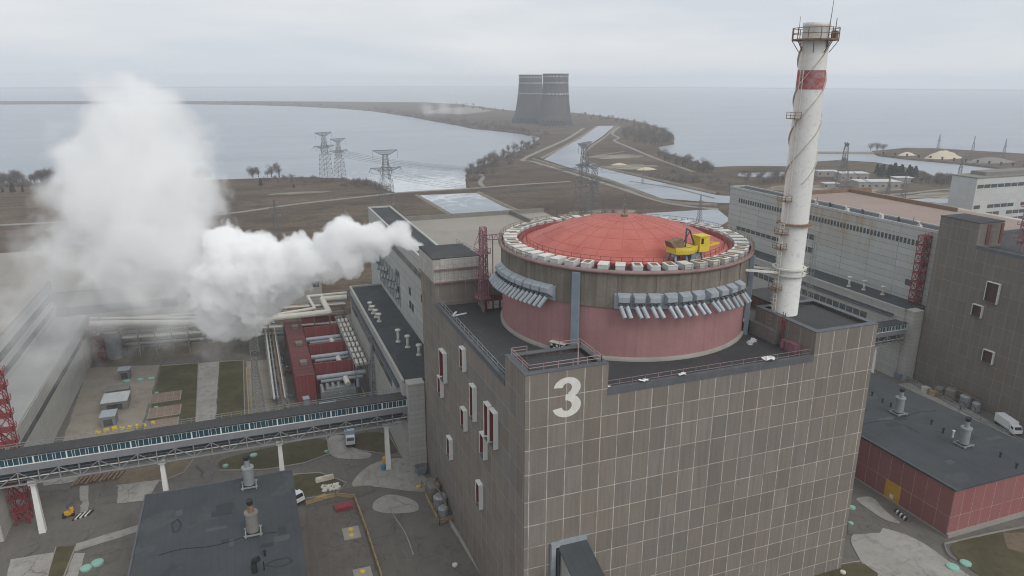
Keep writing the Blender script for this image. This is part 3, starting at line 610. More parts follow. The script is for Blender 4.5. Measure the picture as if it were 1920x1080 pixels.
# containment drum, rim, dome
d = MB(); d.lathe(CX, CY, [(23.9, 45.1), (23.9, 45.75), (23.5, 45.8)], 96); d.build('base_kerb', m_conc, R3, True)
d = MB(); d.lathe(CX, CY, [(23.5, 45.1), (23.5, 54.6)], 128); d.build('drum_wall', m_drumred, R3, True)
d = MB(); d.lathe(CX, CY, [(23.4, 54.45), (23.75, 54.45)], 128); d.lathe(CX, CY, [(23.75, 54.45), (23.75, 60.5)], 128)
for a in np.arange(0, 360, 15): d.obox((CX+23.78*math.cos(R(a)), CY+23.78*math.sin(R(a)), 54.5), (0.12, 0.5, 5.9), R(a))
d.build('drum_band', m_drumcon, R3, False)
d = MB(); d.lathe(CX, CY, [(23.75, 60.3), (24.25, 60.4), (24.35, 60.7), (24.1, 60.95), (23.7, 60.95)], 128)
d.build('rim', m_rim, R3, True)
d = MB(); d.lathe(CX, CY, [(23.75, 60.55), (19.3, 60.5)], 96); d.build('ring_deck', m_ringdeck, R3)
d = MB(); d.lathe(CX, CY, [(20.6, 60.55), (20.5, 61.2), (19.9, 61.2), (19.6, 60.52)], 96); d.build('gutter', m_inner, R3, True)
d = MB(); prof = [(19.6, 60.6), (18.6, 60.85)]
Rd = 19.6; zt = 65.55; hcap = zt-60.8; Rs = (18.6**2+hcap**2)/(2*hcap)
for i in range(1, 15):
    r_ = 18.6*(1-i/14.0); prof.append((max(r_, 0.02), zt-Rs+math.sqrt(Rs*Rs-r_*r_)))
d.lathe(CX, CY, prof, 96)
dome = d.build('dome', m_dome, R3, True)
d = MB()
for k in range(24):
    a = 2*math.pi*k/24
    for i in range(10):
        ra, rb = 18.4*(1-i/10), 18.4*(1-(i+1)/10+0.004); za = zt-Rs+math.sqrt(Rs*Rs-ra*ra); zb = zt-Rs+math.sqrt(Rs*Rs-rb*rb)
        if i < 9: d.bar((CX+ra*math.cos(a), CY+ra*math.sin(a), za), (CX+rb*math.cos(a), CY+rb*math.sin(a), zb), 0.09, 0.05)
for r_ in (15.5, 12, 8.2, 4.5):
    z_ = zt-Rs+math.sqrt(Rs*Rs-r_*r_)
    for k in range(60):
        a, c = 2*math.pi*k/60, 2*math.pi*(k+1)/60; d.bar((CX+r_*math.cos(a), CY+r_*math.sin(a), z_), (CX+r_*math.cos(c), CY+r_*math.sin(c), z_), 0.07, 0.04)
d.build('seam', M('dark red seam', (0.40, 0.105, 0.088), 0.7, 0.2), dome)
d = MB(); d.lathe(CX, CY, [(0.7, zt-0.15), (0.7, zt+0.35), (0.02, zt+0.45)], 16); d.bar((CX,CY,zt), (CX,CY,zt+1.6), 0.12); d.bar((CX-0.7,CY,zt+1.0), (CX+0.7,CY,zt+1.0), 0.1); d.build('vent_cap', m_rust, dome)
q = MB(); rail_ring(q, CX, CY, 18.9, 60.7, 1.25, 66, 0.06); q.build('inner_railing', m_inner, R3)
q = MB(); rail_ring(q, CX, CY, 24.2, 60.9, 1.0, 90, 0.06, R(-95), R(200)); q.build('outer_railing', m_rust, R3)
rr = random.Random(5)
for k in range(50):
    a = 2*math.pi*(k+0.3)/50; ca, sa = math.cos(a), math.sin(a); c = MB(); rm = 22.0
    cx_, cy_ = CX+rm*ca, CY+rm*sa; w_ = 1.62+rr.uniform(-.08, .08)
    c.obox((cx_, cy_, 60.6), (2.55, w_, 0.95), a, 1); c.obox((cx_, cy_, 61.55), (2.65, w_+0.1, 0.09), a, 0)
    c.obox((cx_, cy_, 61.64), (1.7, w_*0.6, 0.05), a, 0 if rr.random() < 0.6 else 2)
    c.build('anchor_cap', [m_cap, m_capside, m_rust], R3)
def pilaster(u, v, z=45.15, r=23.95):
    q = G(u, v, 45.5); a = math.atan2(q[1]-CY, q[0]-CX); c = MB(); c.obox((CX+(r+0.25)*math.cos(a), CY+(r+0.25)*math.sin(a), z), (0.75, 1.25, 60.2-z), a); c.build('pilaster', m_bluegrey, R3)
    return a
a1_ = pilaster(1088, 655); a2_ = pilaster(1396, 622); pilaster(1397, 560, r=24)
# tendon ducts below the rim
def duct(a, lean):
    a += rr.uniform(-.006, .006); dz_ = rr.uniform(-.12, .12)
    ca, sa = math.cos(a), math.sin(a); tx, ty = -sa, ca
    def W(r, s_, z_): return (CX+r*ca+s_*tx, CY+r*sa+s_*ty, z_)
    h = MB(); vs = []
    for s_ in (-0.85, 0.85): vs += [W(23.8, s_*1.25, 55.0), W(23.8, s_*1.25, 57.2), W(25.1, s_, 56.7), W(25.1, s_, 55.9)]
    h.add(vs, [(0,1,2,3), (7,6,5,4), (1,5,6,2), (2,6,7,3), (3,7,4,0)])
    o = h.build('duct_hood', m_silver, R3)
    for s_ in (-0.55, 0.5):
        c = MB(); c.tube(W(25.0, s_, 55.2), W(25.9+dz_, s_+lean*0.9+rr.uniform(-.15, .15), 53.5+dz_), 0.36, 0.36, 10); c.build('duct_pipe', m_silver, o)
        c = MB(); c.tube(W(24.5, s_, 55.8), W(25.0, s_, 55.25), 0.26, 0.26, 8); c.build('duct_neck', m_darkst, o)
def duct_band(a0, a1):
    d_ = MB(); d_.lathe(CX, CY, [(23.7, 54.42), (23.86, 54.42), (23.86, 56.9), (23.75, 57.0)], 24, None, a0, a1); d_.build('duct_band', m_silver, R3)
def ang_at(u, v, z, r):          # angle of the drum point seen at this photo position
    best = None
    for a in np.linspace(-math.pi, math.pi, 1441):
        p = np.array([CX+r*math.cos(a), CY+r*math.sin(a), z]); dd = p-CAM
        if np.dot(dd[:2], [math.cos(a), math.sin(a)]) > 0: continue
        k = np.dot(dd, _fw); uu = 960+F*np.dot(dd, _r2)/k; vv = 540-F*np.dot(dd, _u2)/k
        e = abs(uu-u)
        if best is None or e < best[0]: best = (e, a)
    return best[1]
aA, aB = ang_at(1168, 560, 55.5, 24.6), ang_at(1388, 545, 55.5, 24.6); dA = (aB-aA+math.pi) % (2*math.pi)-math.pi
for k in range(10): duct(aA+dA*k/9.0, 0.95)
duct_band(min(aA, aA+dA)-0.06, max(aA, aA+dA)+0.03)
aA, aB = ang_at(1024, 545, 55.5, 24.6), ang_at(942, 520, 55.5, 24.6); dA = (aB-aA+math.pi) % (2*math.pi)-math.pi
for k in range(9): duct(aA+dA*k/6.5, -1.15)
duct_band(min(aA, aA+dA*1.25), max(aA, aA+dA*1.25)+0.06)
# vent blocks at the foot of the drum
def louvre(u, v, r=23.9):
    q = G(u, v, 45.5); a = math.atan2(q[1]-CY, q[0]-CX); tx, ty = -math.sin(a), math.cos(a); bx, by = CX+r*math.cos(a), CY+r*math.sin(a); c = MB()
    c.obox((bx, by, 45.2), (0.9, 2.9, 1.75), a, 0); c.obox((bx, by, 46.95), (1.2, 3.1, 0.12), a, 1)
    o_ = 0.47
    for i in range(5):
        for j in range(3):
            if (i+j) % 2 == 0: c.obox((bx+o_*math.cos(a)+tx*(i-2)*0.55, by+o_*math.sin(a)+ty*(i-2)*0.55, 45.3+j*0.55), (0.08, 0.42, 0.36), a, 1)
    c.build('louvre_block', [m_black, m_cap], R3)
louvre(1063, 648); louvre(1386, 612)
# entrance hut at the left foot of the drum
q = G(928, 582, 45.2); hx, hy = q[0], q[1]+1.2
h = MB(); h.box(hx-2.0, hx+3.2, hy, hy+4, 45.15, 48.0); o = h.build('entrance_hut', m_concd, R3)
q = MB(); q.add([(hx-2.6, hy-0.8, 48.0), (hx+3.6, hy-0.8, 48.5), (hx+3.6, hy+4.4, 50.6), (hx-2.6, hy+4.4, 49.6), (hx-2.6, hy-0.8, 48.2), (hx+3.6, hy-0.8, 48.75), (hx+3.6, hy+4.4, 50.8), (hx-2.6, hy+4.4, 49.8)], [(0,3,2,1),(4,5,6,7),(0,1,5,4),(1,2,6,5),(2,3,7,6),(3,0,4,7)]); q.build('canopy', m_roof, o)
q = MB(); q.box(hx-1.6, hx+3.2, hy-0.1, hy, 47.0, 47.9); 
for i in range(4): q.box(hx-1.6+i*1.5, hx-1.4+i*1.5, hy-0.12, hy, 45.2, 47.2)
q.build('red_frame', m_redst, o)
q = MB()
for i in range(3):
    for j in range(2): q.box(hx-1.25+i*1.5, hx-0.25+i*1.5, hy-0.08, hy-0.01, 45.3+j*0.85, 46.05+j*0.85)
q.build('pane', m_cap, o)
q = MB(); q.box(hx-2.5, hx-1.9, hy-0.7, hy, 45.15, 48.2); q.build('post', m_concd, o)
# aerial pole on the corner tower, small ladder on the right tower, stack plinth and low roof box
q = MB(); q.tube((8.9, 1.3, 49.4), (8.95, 1.35, 54.2), 0.13, 0.1, 6); q.build('pole', m_pinkrail, R3)
q = MB(); 
for s_ in (-0.3, 0.3): q.bar((52.1, 7.5+s_, 45.2), (52.1, 7.5+s_, 51.5), 0.09)
for i in range(14): q.bar((52.1, 7.2, 45.5+i*0.42), (52.1, 7.8, 45.5+i*0.42), 0.06)
for i in range(5): q.lathe(51.7, 7.5, [(0.45, 47.5+i*0.8), (0.5, 47.55+i*0.8)], 10)
q.build('ladder', m_redst, R3)
q = MB(); q.box(51.2, 52.4, 3.0, 5.6, 45.2, 47.0); q.box(51.3, 52.4, 6.0, 6.8, 45.2, 46.8); q.build('roof_cabinet', m_pinkst, R3)
q = MB(); q.box(52.2, 66, 15.5, 21.5, 45.1, 47.2); q.box(51.4, 52.5, 8.5, 15.5, 45.1, 47.6); q.build('plinth', m_concd, R3)
q = MB(); q.box(57.5, 66, 15.6, 26, 47.2, 49.6); q.build('roof_box', m_side, R3); q = MB(); q.box(57.4, 66.05, 15.7, 26.1, 49.6, 49.8); q.build('roof_box_cover', m_roof, R3)

# gallery against the front wall
p0 = GY(1035, 1030, -0.3); p1 = GY(1103, 1013, -0.3)
gx0, gx1 = 4.9, 10.6
g_ = thing('covered_gallery', (gx0+2.8, -8, 0), 'dark roofed covered gallery leaning out from foot of number 3 building', 'gallery')
q = MB(); q.add([(gx0+0.7,-0.3,20.3),(gx1,-0.3,20.3),(gx1,-18,14.5),(gx0+0.7,-18,14.5),(gx0+0.7,-0.3,20.55),(gx1,-0.3,20.55),(gx1,-18,14.75),(gx0+0.7,-18,14.75)], [(3,2,1,0),(4,5,6,7),(0,1,5,4),(1,2,6,5),(2,3,7,6),(3,0,4,7)]); q.build('roof', m_roof2, g_)
q = MB(); q.add([(gx0+1,-0.35,20.2),(gx0+1,-18,14.4),(gx0+1,-18,0.1),(gx0+1,-0.35,0.1)], [(0,1,2,3)]); q.add([(gx1-.3,-0.35,20.2),(gx1-.3,-18,14.4),(gx1-.3,-18,0.1),(gx1-.3,-0.35,0.1)], [(3,2,1,0)])
q.add([(gx0+1,-18,14.4),(gx1-.3,-18,14.4),(gx1-.3,-18,0.1),(gx0+1,-18,0.1)], [(0,1,2,3)]); q.build('wall', m_gpanel, g_)
q = MB(); q.box(gx0+0.9, gx1+0.1, -0.3, -0.04, 20.5, 21.4); q.box(gx0-0.5, gx0+0.25, -0.7, -0.04, 0, 20.6); q.box(gx0-0.5, gx0+0.9, -0.7, -0.04, 20.6, 21.3); q.build('flashing', m_silver, g_)
q = MB(); q.box(gx0+0.5, gx0+0.66, -1.0, -0.1, 0, 20.2); q.build('downpipe', m_darkst, g_)

# ------------------------------------------------------------------ vent stack
sx, sy = 56.15, 12.1
st = thing('vent_stack', (sx, sy, 45.1), 'tall white vent stack with red band and spiral strakes beside the red dome', 'chimney')
def rad(z): return 2.34 if z < 66.5 else 2.34-(z-66.5)*0.004
q = MB(); q.lathe(sx, sy, [(2.45, 45.1), (2.45, 46.0), (2.34, 46.2), (2.34, 66.5), (rad(89.3), 89.3)], 40); q.lathe(sx, sy, [(rad(92.4), 92.4), (2.2, 96.2), (2.1, 99.2), (2.2, 99.3), (2.2, 99.9), (1.95, 99.9), (1.85, 97.5), (0.05, 97)], 40); q.build('shaft', m_stack, st, True)
q = MB(); q.lathe(sx, sy, [(rad(89.3)+.01, 89.3), (rad(92.4)+.01, 92.4)], 40); q.build('red_band', m_stackred, st, True)
for z_ in (57.0, 58.1): 
    q = MB(); q.lathe(sx, sy, [(2.5, z_), (2.95, z_+0.03), (2.95, z_+0.3), (2.5, z_+0.33)], 40); q.build('collar', m_cap, st)
q = MB(); q.lathe(sx, sy, [(2.5, 66.2), (3.05, 66.25), (3.05, 66.5), (2.45, 66.55)], 40); q.build('collar', m_rust, st)
for k in range(3):
    q = MB(); n = 90; zz0, zz1 = 73.5, 96.0; vs = []
    for i in range(n+1):
        z_ = zz0+(zz1-zz0)*i/n; a = 2*math.pi*k/3 + 2*math.pi*1.15*i/n; r_ = rad(z_)
        for (rr_, dz) in ((r_-0.02, 0), (r_+0.26, 0.05), (r_+0.26, 0.17), (r_-0.02, 0.2)): vs.append((sx+rr_*math.cos(a), sy+rr_*math.sin(a), z_+dz))
    q.add(vs, [(i*4+j, i*4+j+1, (i+1)*4+j+1, (i+1)*4+j) for i in range(n) for j in range(3)]); q.build('strake', m_strake, st)
q = MB(); q.lathe(sx, sy, [(2.25, 97.1), (3.75, 97.1), (3.75, 97.35), (2.25, 97.35)], 12); 
for k in range(8):
    a = 2*math.pi*k/8; q.bar((sx+3.6*math.cos(a), sy+3.6*math.sin(a), 97.1), (sx+2.3*math.cos(a), sy+2.3*math.sin(a), 95.2), 0.12)
q.build('platform', m_rust, st)
q = MB(); rail_ring(q, sx, sy, 3.7, 97.35, 1.7, 12, 0.1); q.build('railing', m_rust, st)
q = MB(); q.tube((sx+0.4, sy-2.3, 96), (sx+0.75, sy-2.3, 103.2), 0.09, 0.04, 6); q.tube((sx-3.6, sy, 98), (sx-3.55, sy, 100.8), 0.05, 0.03, 5); q.tube((sx+3.5, sy-0.5, 98), (sx+3.6, sy-0.5, 100.7), 0.08, 0.06, 5); q.build('antenna', m_darkst, st)
q = MB(); q.obox((sx+3.2, sy-0.8, 97.4), (0.9, 0.8, 1.3), 0.3); q.build('lamp_box', m_rust, st)
q = MB(); lx = sx-3.0
for s_ in (-0.35, 0.35):
    q.bar((lx, sy+s_-0.6, 45.3), (lx, sy+s_-0.6, 66.5), 0.1); q.bar((sx-rad(85)-.35, sy+s_-0.6, 66.5), (sx-rad(97)-.35, sy+s_-0.6, 97), 0.08)
for i in range(52): q.bar((lx, sy-0.95, 45.6+i*0.4), (lx, sy-0.25, 45.6+i*0.4), 0.05)
for i in range(75): q.bar((sx-2.72, sy-0.95, 66.6+i*0.4), (sx-2.72, sy-0.25, 66.6+i*0.4), 0.04)
for i in range(26): q.lathe(lx-0.35, sy-0.6, [(0.5, 46.5+i*0.8), (0.5, 46.56+i*0.8)], 8)
q.build('ladder', m_pipe, st)
for z_ in (54.5, 62.0, 64.6, 70.5, 84.5):
    q = MB(); q.box(sx-3.9, sx-2.4, sy-1.6, sy+0.4, z_, z_+0.1); rail(q, [(sx-2.6, sy-1.6, z_), (sx-3.9, sy-1.6, z_), (sx-3.9, sy+0.4, z_)], 1.1, 0.9, 0.05); q.build('landing', m_rust, st)
q = MB(); A_ = (47.2, 13.4, 58.2)
q.bar((sx-2.7, sy-0.6, 57.6), A_, 0.5, 0.35); q.bar((sx-2.4, sy+1.6, 57.6), (48.6, 15.8, 58.4), 0.4, 0.35); q.bar((48.6, 15.8, 58.4), A_, 0.35); q.build('brace', m_cap, st)

# ------------------------------------------------------------------ yellow crane on the ring
kx, ky = G(1292, 492, 60.9)[:2]
kr = thing('jib_crane', (kx, ky, 60.7), 'small yellow crane with cab and dark mast on rim of red dome', 'crane')
ar = math.atan2(ky-CY, kx-CX)+math.pi/2   # tangent direction, roughly along the picture
tx, ty = math.cos(ar), math.sin(ar); rx, ry = -ty, tx      # r points inwards
def K(a, b_, z): return (kx+tx*a+rx*b_, ky+ty*a+ry*b_, z)
q = MB()
for a in (-3.0, -0.6, 1.6, 3.0):
    q.bar(K(a, -0.3, 60.6), K(a*0.9, 0.5, 62.5), 0.35); q.bar(K(a, 2.5, 60.6), K(a*0.9, 1.8, 62.5), 0.35)
q.bar(K(-3.3, -0.2, 61.0), K(3.3, -0.2, 61.0), 0.35, 0.4); q.bar(K(-3.3, 0.6, 62.3), K(3.0, 0.6, 62.3), 0.5, 0.4); q.obox(K(1.2, 0.6, 61.0), (1.6, 1.2, 1.4), ar)
for a in (-3.0, -1.0, 2.0, 3.2): q.tube(K(a, -0.55, 60.9), K(a, 0.1, 60.9), 0.32, 0.32, 10)
q.build('undercarriage', m_bluegrey, kr)
q = MB(); vs = []; n = 14
for i in range(n+1):
    t_ = i/n; a = -3.1+4.6*t_; bb = -0.1-0.9*math.sin(math.pi*min(1, t_*1.05)); vs += [K(a, bb, 62.6), K(a, bb-0.12, 63.2), K(a, bb-0.02, 63.8)]
q.add(vs, [(i*3+j, (i+1)*3+j, (i+1)*3+j+1, i*3+j+1) for i in range(n) for j in range(2)])
q.add([K(-3.1,-0.1,62.6), K(1.5,-0.1,62.6), K(1.5,2.4,62.6), K(-3.1,2.4,62.6), K(-3.1,-0.1,63.6), K(1.5,-0.1,63.6), K(1.5,2.4,63.6), K(-3.1,2.4,63.6)], [(0,3,2,1),(4,5,6,7),(1,2,6,5),(2,3,7,6),(3,0,4,7)]); q.build('skirt', m_yellow, kr)
q = MB(); q.add([K(-3.3,0.1,63.6), K(-1.1,0.1,63.6), K(-1.1,2.3,63.6), K(-3.3,2.3,63.6), K(-3.9,0.4,64.7), K(-1.4,0.3,65.1), K(-1.4,2.0,65.1), K(-3.9,2.0,64.7)], [(0,3,2,1),(4,5,6,7),(0,1,5,4),(1,2,6,5),(2,3,7,6),(3,0,4,7)]); q.build('winch_cover', m_rust, kr)
q = MB(); q.bar(K(-0.9, 0.2, 62.6), K(-0.7, 0.4, 66.8), 0.28); q.bar(K(-0.7, 0.4, 66.7), K(0.4, 0.8, 66.2), 0.22); q.bar(K(0.4, 0.8, 66.2), K(1.6, 1.0, 63.8), 0.2); q.bar(K(-0.6, 1.5, 63.6), K(0.4, 0.8, 66.2), 0.16); q.bar(K(-0.8, 0.4, 64.4), K(1.4, 0.9, 63.7), 0.12); q.build('mast', m_darkst, kr)
cab = MB(); cab.obox(K(2.7, 0.5, 62.6), (2.1, 2.0, 2.6), ar); cab.obox(K(2.7, 0.5, 65.2), (2.3, 2.2, 0.14), ar); cb = cab.build('cab', m_yellow, kr)
q = MB(); q.obox(K(2.15, -0.5, 64.0), (0.5, 0.08, 0.95), ar); q.obox(K(3.75, 0.3, 64.0), (0.08, 0.7, 0.95), ar); q.build('window', m_black, cb)
q = MB(); q.bar(K(3.6, 0.6, 63.2), K(7.2, 1.1, 63.4), 0.35, 0.3); q.bar(K(3.6, 0.6, 64.0), K(7.2, 1.1, 63.5), 0.12); q.bar(K(5.4, 0.9, 63.3), K(5.4, 0.9, 64.3), 0.12); q.build('jib', m_yellow, kr)

# ------------------------------------------------------------------ pink lattice masts with arm
def lattice(mb, x0, y0, z0, z1, w0, w1, n, r=0.07, braces=True):
    lv = []
    for i in range(n+1):
        z_ = z0+(z1-z0)*i/n; w_ = (w0+(w1-w0)*i/n)/2
        lv.append([(x0-w_, y0-w_, z_), (x0+w_, y0-w_, z_), (x0+w_, y0+w_, z_), (x0-w_, y0+w_, z_)])
    for i in range(n):
        for k in range(4):
            mb.bar(lv[i][k], lv[i+1][k], r*1.8)
            mb.bar(lv[i+1][k], lv[i+1][(k+1) % 4], r*1.2)
            if braces: mb.bar(lv[i][k], lv[i+1][(k+1) % 4], r*1.1); mb.bar(lv[i][(k+1) % 4], lv[i+1][k], r*1.1)
def pink_mast(S, label):
    x, y = S+8.3, 44.1; m = thing('roof_mast', (x, y, 45.1), label, 'mast', 'pink masts on the reactor roofs')
    q = MB(); q.tube((x, y, 45.1), (x, y, 62.0), 0.26, 0.2, 8); lattice(q, x, y, 47, 62.8, 1.7, 1.1, 9, 0.08); q.build('column', m_pinkst, m)
    for z_ in (48.2, 52.6, 57.6):
        c = MB(); c.box(x-1.5, x+1.1, y-1.3, y+1.3, z_, z_+0.15); rail(c, [(x+1.1,y-1.3,z_),(x-1.5,y-1.3,z_),(x-1.5,y+1.3,z_)], 1.1, 1.0); c.build('platform', m_pinkst, m)
    c = MB()
    for dz in (0, 1.3): c.bar((x, y, 60.2+dz*0.7), (x+5.6, y-1.5, 60.4+dz*0.9), 0.16)
    for i in range(6): c.bar((x+i, y-i*0.27, 60.2), (x+i+0.5, y-i*0.27, 61.3), 0.08); c.bar((x+i+0.5, y-i*0.27, 61.3), (x+i+1, y-i*0.27, 60.3), 0.08)
    c.obox((x+5.8, y-1.5, 60.0), (1.4, 1.0, 1.8), 0); c.build('arm', m_pinkst, m)
    c = MB(); c.bar((x-0.7, y, 62.0), (x-1.9, y, 59.2), 0.1); c.bar((x-1.9, y, 59.2), (x-0.6, y, 60.5), 0.08); c.tube((x+2.0, y, 46), (x+2.0, y, 61), 0.1, 0.1, 6); c.bar((x-1.0, y, 59.5), (x-1.0, y, 62.3), 0.06); c.build('rope', m_pinkst, m)
pink_mast(0, 'pink lattice mast with arm reaching the rim of the red dome')
pink_mast(157, 'pink lattice mast on grey building at right edge')

# white scraps on the roof edge
def scrap(name, u, v, z, s_, label, seed):
    r_ = random.Random(seed); c = G(u, v, z); m = MB(); vs = []; n = 6
    for i in range(n):
        for j in range(4): vs.append((c[0]+(i-n/2)*s_/n+r_.uniform(-.1, .1), c[1]+(j-1.5)*s_/6+r_.uniform(-.12, .12), z+0.06+r_.uniform(0, .35)*s_/2))
    m.add(vs, [(i*4+j, (i+1)*4+j, (i+1)*4+j+1, i*4+j+1) for i in range(n-1) for j in range(3)]); o = m.build(name, m_white); tag(o, label, 'debris', 'white scraps lying on the reactor roof')
scrap('torn_sheet', 1209, 714, 46.3, 1.6, 'white scrap on front roof edge right of the number 3 tower', 1)
scrap('torn_sheet', 1280, 703, 46.3, 1.5, 'white scrap in the middle of the front roof edge', 2)
scrap('torn_sheet', 1445, 674, 46.3, 2.6, 'white folded scrap on front roof edge near the right tower', 3)
scrap('torn_sheet', 1143, 725, 46.3, 0.7, 'tiny white scrap at the foot of the number 3 tower', 4)
scrap('torn_sheet', 873, 562, 45.3, 0.8, 'tiny white scrap near the foot of the pink mast', 6)
def chips(name, u, v, s_, label):
    c = G(u, v, 45.2); m = MB()
    for i in range(5): m.obox((c[0]+i*0.15*s_, c[1]+i*0.12*s_, 45.17+i*0.07), (1.7*s_, 0.55*s_, 0.06), 0.5+0.25*(-1)**i)
    single(m, name, m_capside, label, 'debris')
chips('broken_slab_pile', 1408, 643, 1.3, 'pile of pale broken boards on roof beside the white stack'); 
m = MB(); c = G(848, 594, 45.2); m.bar((c[0], c[1], 45.35), (c[0]+3.2, c[1]+0.8, 45.35), 0.35, 0.2); m.bar((c[0], c[1], 45.37), (c[0]+1.4, c[1]+1.9, 45.5), 0.35, 0.2)
single(m, 'white_beam', m_white, 'white forked beam lying on the left roof edge', 'debris')

# ------------------------------------------------------------------ low annex and turbine hall of each unit
def window_strip(root, mat, x, y0, y1, z0, z1, step, gap, t_=0.06):
    y = y0; first = None
    while y < y1-step*0.5:
        if first is None:
            q = MB(); q.box(x-t_, x, y+gap/2, y+step-gap/2, z0, z1); first = q.build('window', mat, root)
        else:
            o = first.copy(); COL.objects.link(o); o.parent = root; o.location = (0, y-y0, 0)
        y += step
def annex(S, label):
    r = thing('annex_building', (S, 105, 0), label, 'building', 'low annexes beside the turbine halls'); x0, x1 = S-4.7, S+6.0
    q = MB(); q.box(x0, x1, 66.5, 151, 0, 22.0); q.box(S-4.0, S-0.15, 63.4, 66.5, 0, 22.6, 1); q.build('wall', [m_gpanel, m_gpanel], r)
    q = MB(); q.box(x0-0.15, x0+0.5, 66.5, 151.2, 22.0, 22.9); q.box(x0+0.5, x1, 150.6, 151.2, 22.0, 22.9); q.box(S-4.1, S-0.1, 63.3, 66.5, 22.6, 22.85); q.build('parapet', m_gpanel, r)
    q = MB(); q.box(x0+0.5, x1, 66.5, 150.6, 22.0, 22.35); q.build('roof', m_roof2, r)
    q = MB(); q.box(x0-0.35, x0, 70, 151, 19.6, 20.3); q.path([(x0-0.5, 70, 19.3), (x0-0.5, 151, 19.3)], 0.2); q.build('duct', m_darkst, r)
    window_strip(r, m_glassg, x0-0.005, 80, 150, 15.5, 17.5, 3, 0.4)
    for (y_, x_, h) in ((82, 3.0, 2.6), (88.5, 1.5, 3.0), (93.5, 0.0, 3.2), (112, -1.8, 2.2), (116, -2, 2.2), (120, -2.2, 2.2), (124, -2.4, 2.2)):
        q = MB(); q.tube((S+x_, y_, 22.3), (S+x_, y_, 22.3+h), 0.38, 0.34, 8); q.tube((S+x_, y_, 22.3+h), (S+x_, y_, 22.7+h), 0.8, 0.75, 10); q.tube((S+x_, y_, 22.3), (S+x_, y_, 22.7), 0.8, 0.6, 8); q.build('roof_vent', m_cap, r, True)
    return r
annex(0, 'long low grey annex with dark roof beside red transformer bays'); annex(157, 'long low annex with window band behind the white stack')
def turbine_hall(S, label, wp, rm, top=45.6, pink=False):
    r = thing('turbine_hall', (S+30, 115, 0), label, 'building', 'turbine halls behind the reactors'); x0 = S+6.0; xm = S+14.0; xe = S+67
    q = MB(); q.box(x0, xm, 66.5, 170, 0, top); q.box(xm, xe, 70, 152, 0, 43.2); q.build('wall', wp, r)
    q = MB(); q.box(x0-0.1, x0+0.5, 66.4, 170.2, top, top+0.8); q.box(xm-0.5, xm+0.1, 66.4, 170.2, top, top+0.8); q.box(x0+0.5, xm-0.5, 169.6, 170.2, top, top+0.8); q.build('parapet', m_wpanel, r)
    q = MB(); q.box(x0+0.5, xm-0.5, 66.4, 169.6, top-0.5, top+0.3); q.build('roof', m_roof2, r)
    q = MB(); 
    if pink: q.box(xm+0.1, xm+46, 70, 152, 43.2, 43.9)
    else: q.box(xm+0.1, xe, 70, 152, 43.2, 43.9)
    q.build('hall_roof', rm, r)
    q = MB(); q.box(xm, xe, 151.5, 152.1, 43.2, 45.4); q.box(xm+40, xm+40.6, 100, 151.5, 43.9, 45.4); q.build('roof_upstand', m_rust if pink else m_concd, r)
    window_strip(r, m_glassg, x0-0.005, 74, 164, top-5.4, top-3.6, 1.5, 0.55)
    mg = m_glassd if not pink else m_glassg
    for ya, yb, za, zb, sp_ in ((135, 164, 28.5, 30, 3.2), (74, 77, 27, 29, 3), (118, 124, 33, 35, 3), (118, 124, 28, 30, 3)): window_strip(r, mg, x0-0.005, ya, yb, za, zb, sp_, 0.45)
    return r
T3 = turbine_hall(0, 'white panelled hall with dark and beige roofs behind number 3 building', m_wpanel, m_beige)
T4 = turbine_hall(157, 'long rust stained white hall with pink roof right of the stack', m_wpanel4, m_pinkroof, pink=True)
for (y_, z_) in ((100, 25), (103, 29), (103, 25), (88, 31), (86, 27)):
    q = MB(); q.box(5.93, 5.995, y_, y_+2.2, z_+3, z_+5.2); q.build('window', m_black, T3)
q = MB(); 
for i in range(14): 
    y_ = 118+i*2.5; q.tube((5.2, y_, 27+(i*7 % 5)), (5.6, y_+0.8, 28.2+(i*7 % 5)), 0.5, 0.5, 8); q.tube((5.8, y_, 24), (5.8, y_, 34), 0.12, 0.12, 5)
q.build('relief_pipe', m_galv, T3)
for i in range(9):
    y_ = 76+i*7.5; q = MB(); q.box(164.6, 165.6, y_, y_+1.2, 45.8, 46.6+0.4*(i % 3)); q.tube((165.1, y_+0.6, 46.4), (164.2, y_+0.6, 47.8), 0.3, 0.35, 8); q.build('roof_vent', m_darkst if i % 2 else m_cap, T4)
q = MB(); 
for (y_, b_) in ((120, 0), (78, 1)): q.bar((163.8, y_, 45.5), (163.8, y_, 49), 0.15)
q.build('pole', m_rust, T4)

# rust coloured scaffold stair towers against the halls
def scaffold(x, y, w_, h, n, label):
    t_ = thing('scaffold_tower', (x, y, 0), label, 'scaffold', 'red scaffold stair towers')
    q = MB(); lattice(q, x, y, 0, h, w_, w_, n, 0.1); q.build('frame', m_redst, t_)
    for i in range(n):
        q = MB(); z_ = h*(i+1)/n; q.box(x-w_/2-0.5, x+w_/2+0.5, y-w_/2, y+w_/2, z_-0.12, z_); rail(q, [(x-w_/2-.5,y-w_/2,z_), (x+w_/2+.5,y-w_/2,z_), (x+w_/2+.5,y+w_/2,z_)], 1.1, 1.2, 0.06); q.build('landing', m_redst, t_)
    q = MB()
    for i in range(n): a, c = ((-1, 1) if i % 2 else (1, -1)); q.bar((x+a*w_*0.4, y-w_*0.2, h*i/n), (x+c*w_*0.4, y-w_*0.2, h*(i+1)/n), 0.7, 0.12)
    q.build('stair', m_redst, t_)
scaffold(-85.8, 72.5, 2.6, 34, 11, 'red stair tower at left edge standing behind the footbridge')
scaffold(-85.5, 168, 2.6, 14.5, 5, 'short red stair tower beside the pale round tank')
scaffold(161.5, 71.0, 2.6, 44.5, 15, 'tall red stair tower on rust stained white hall')

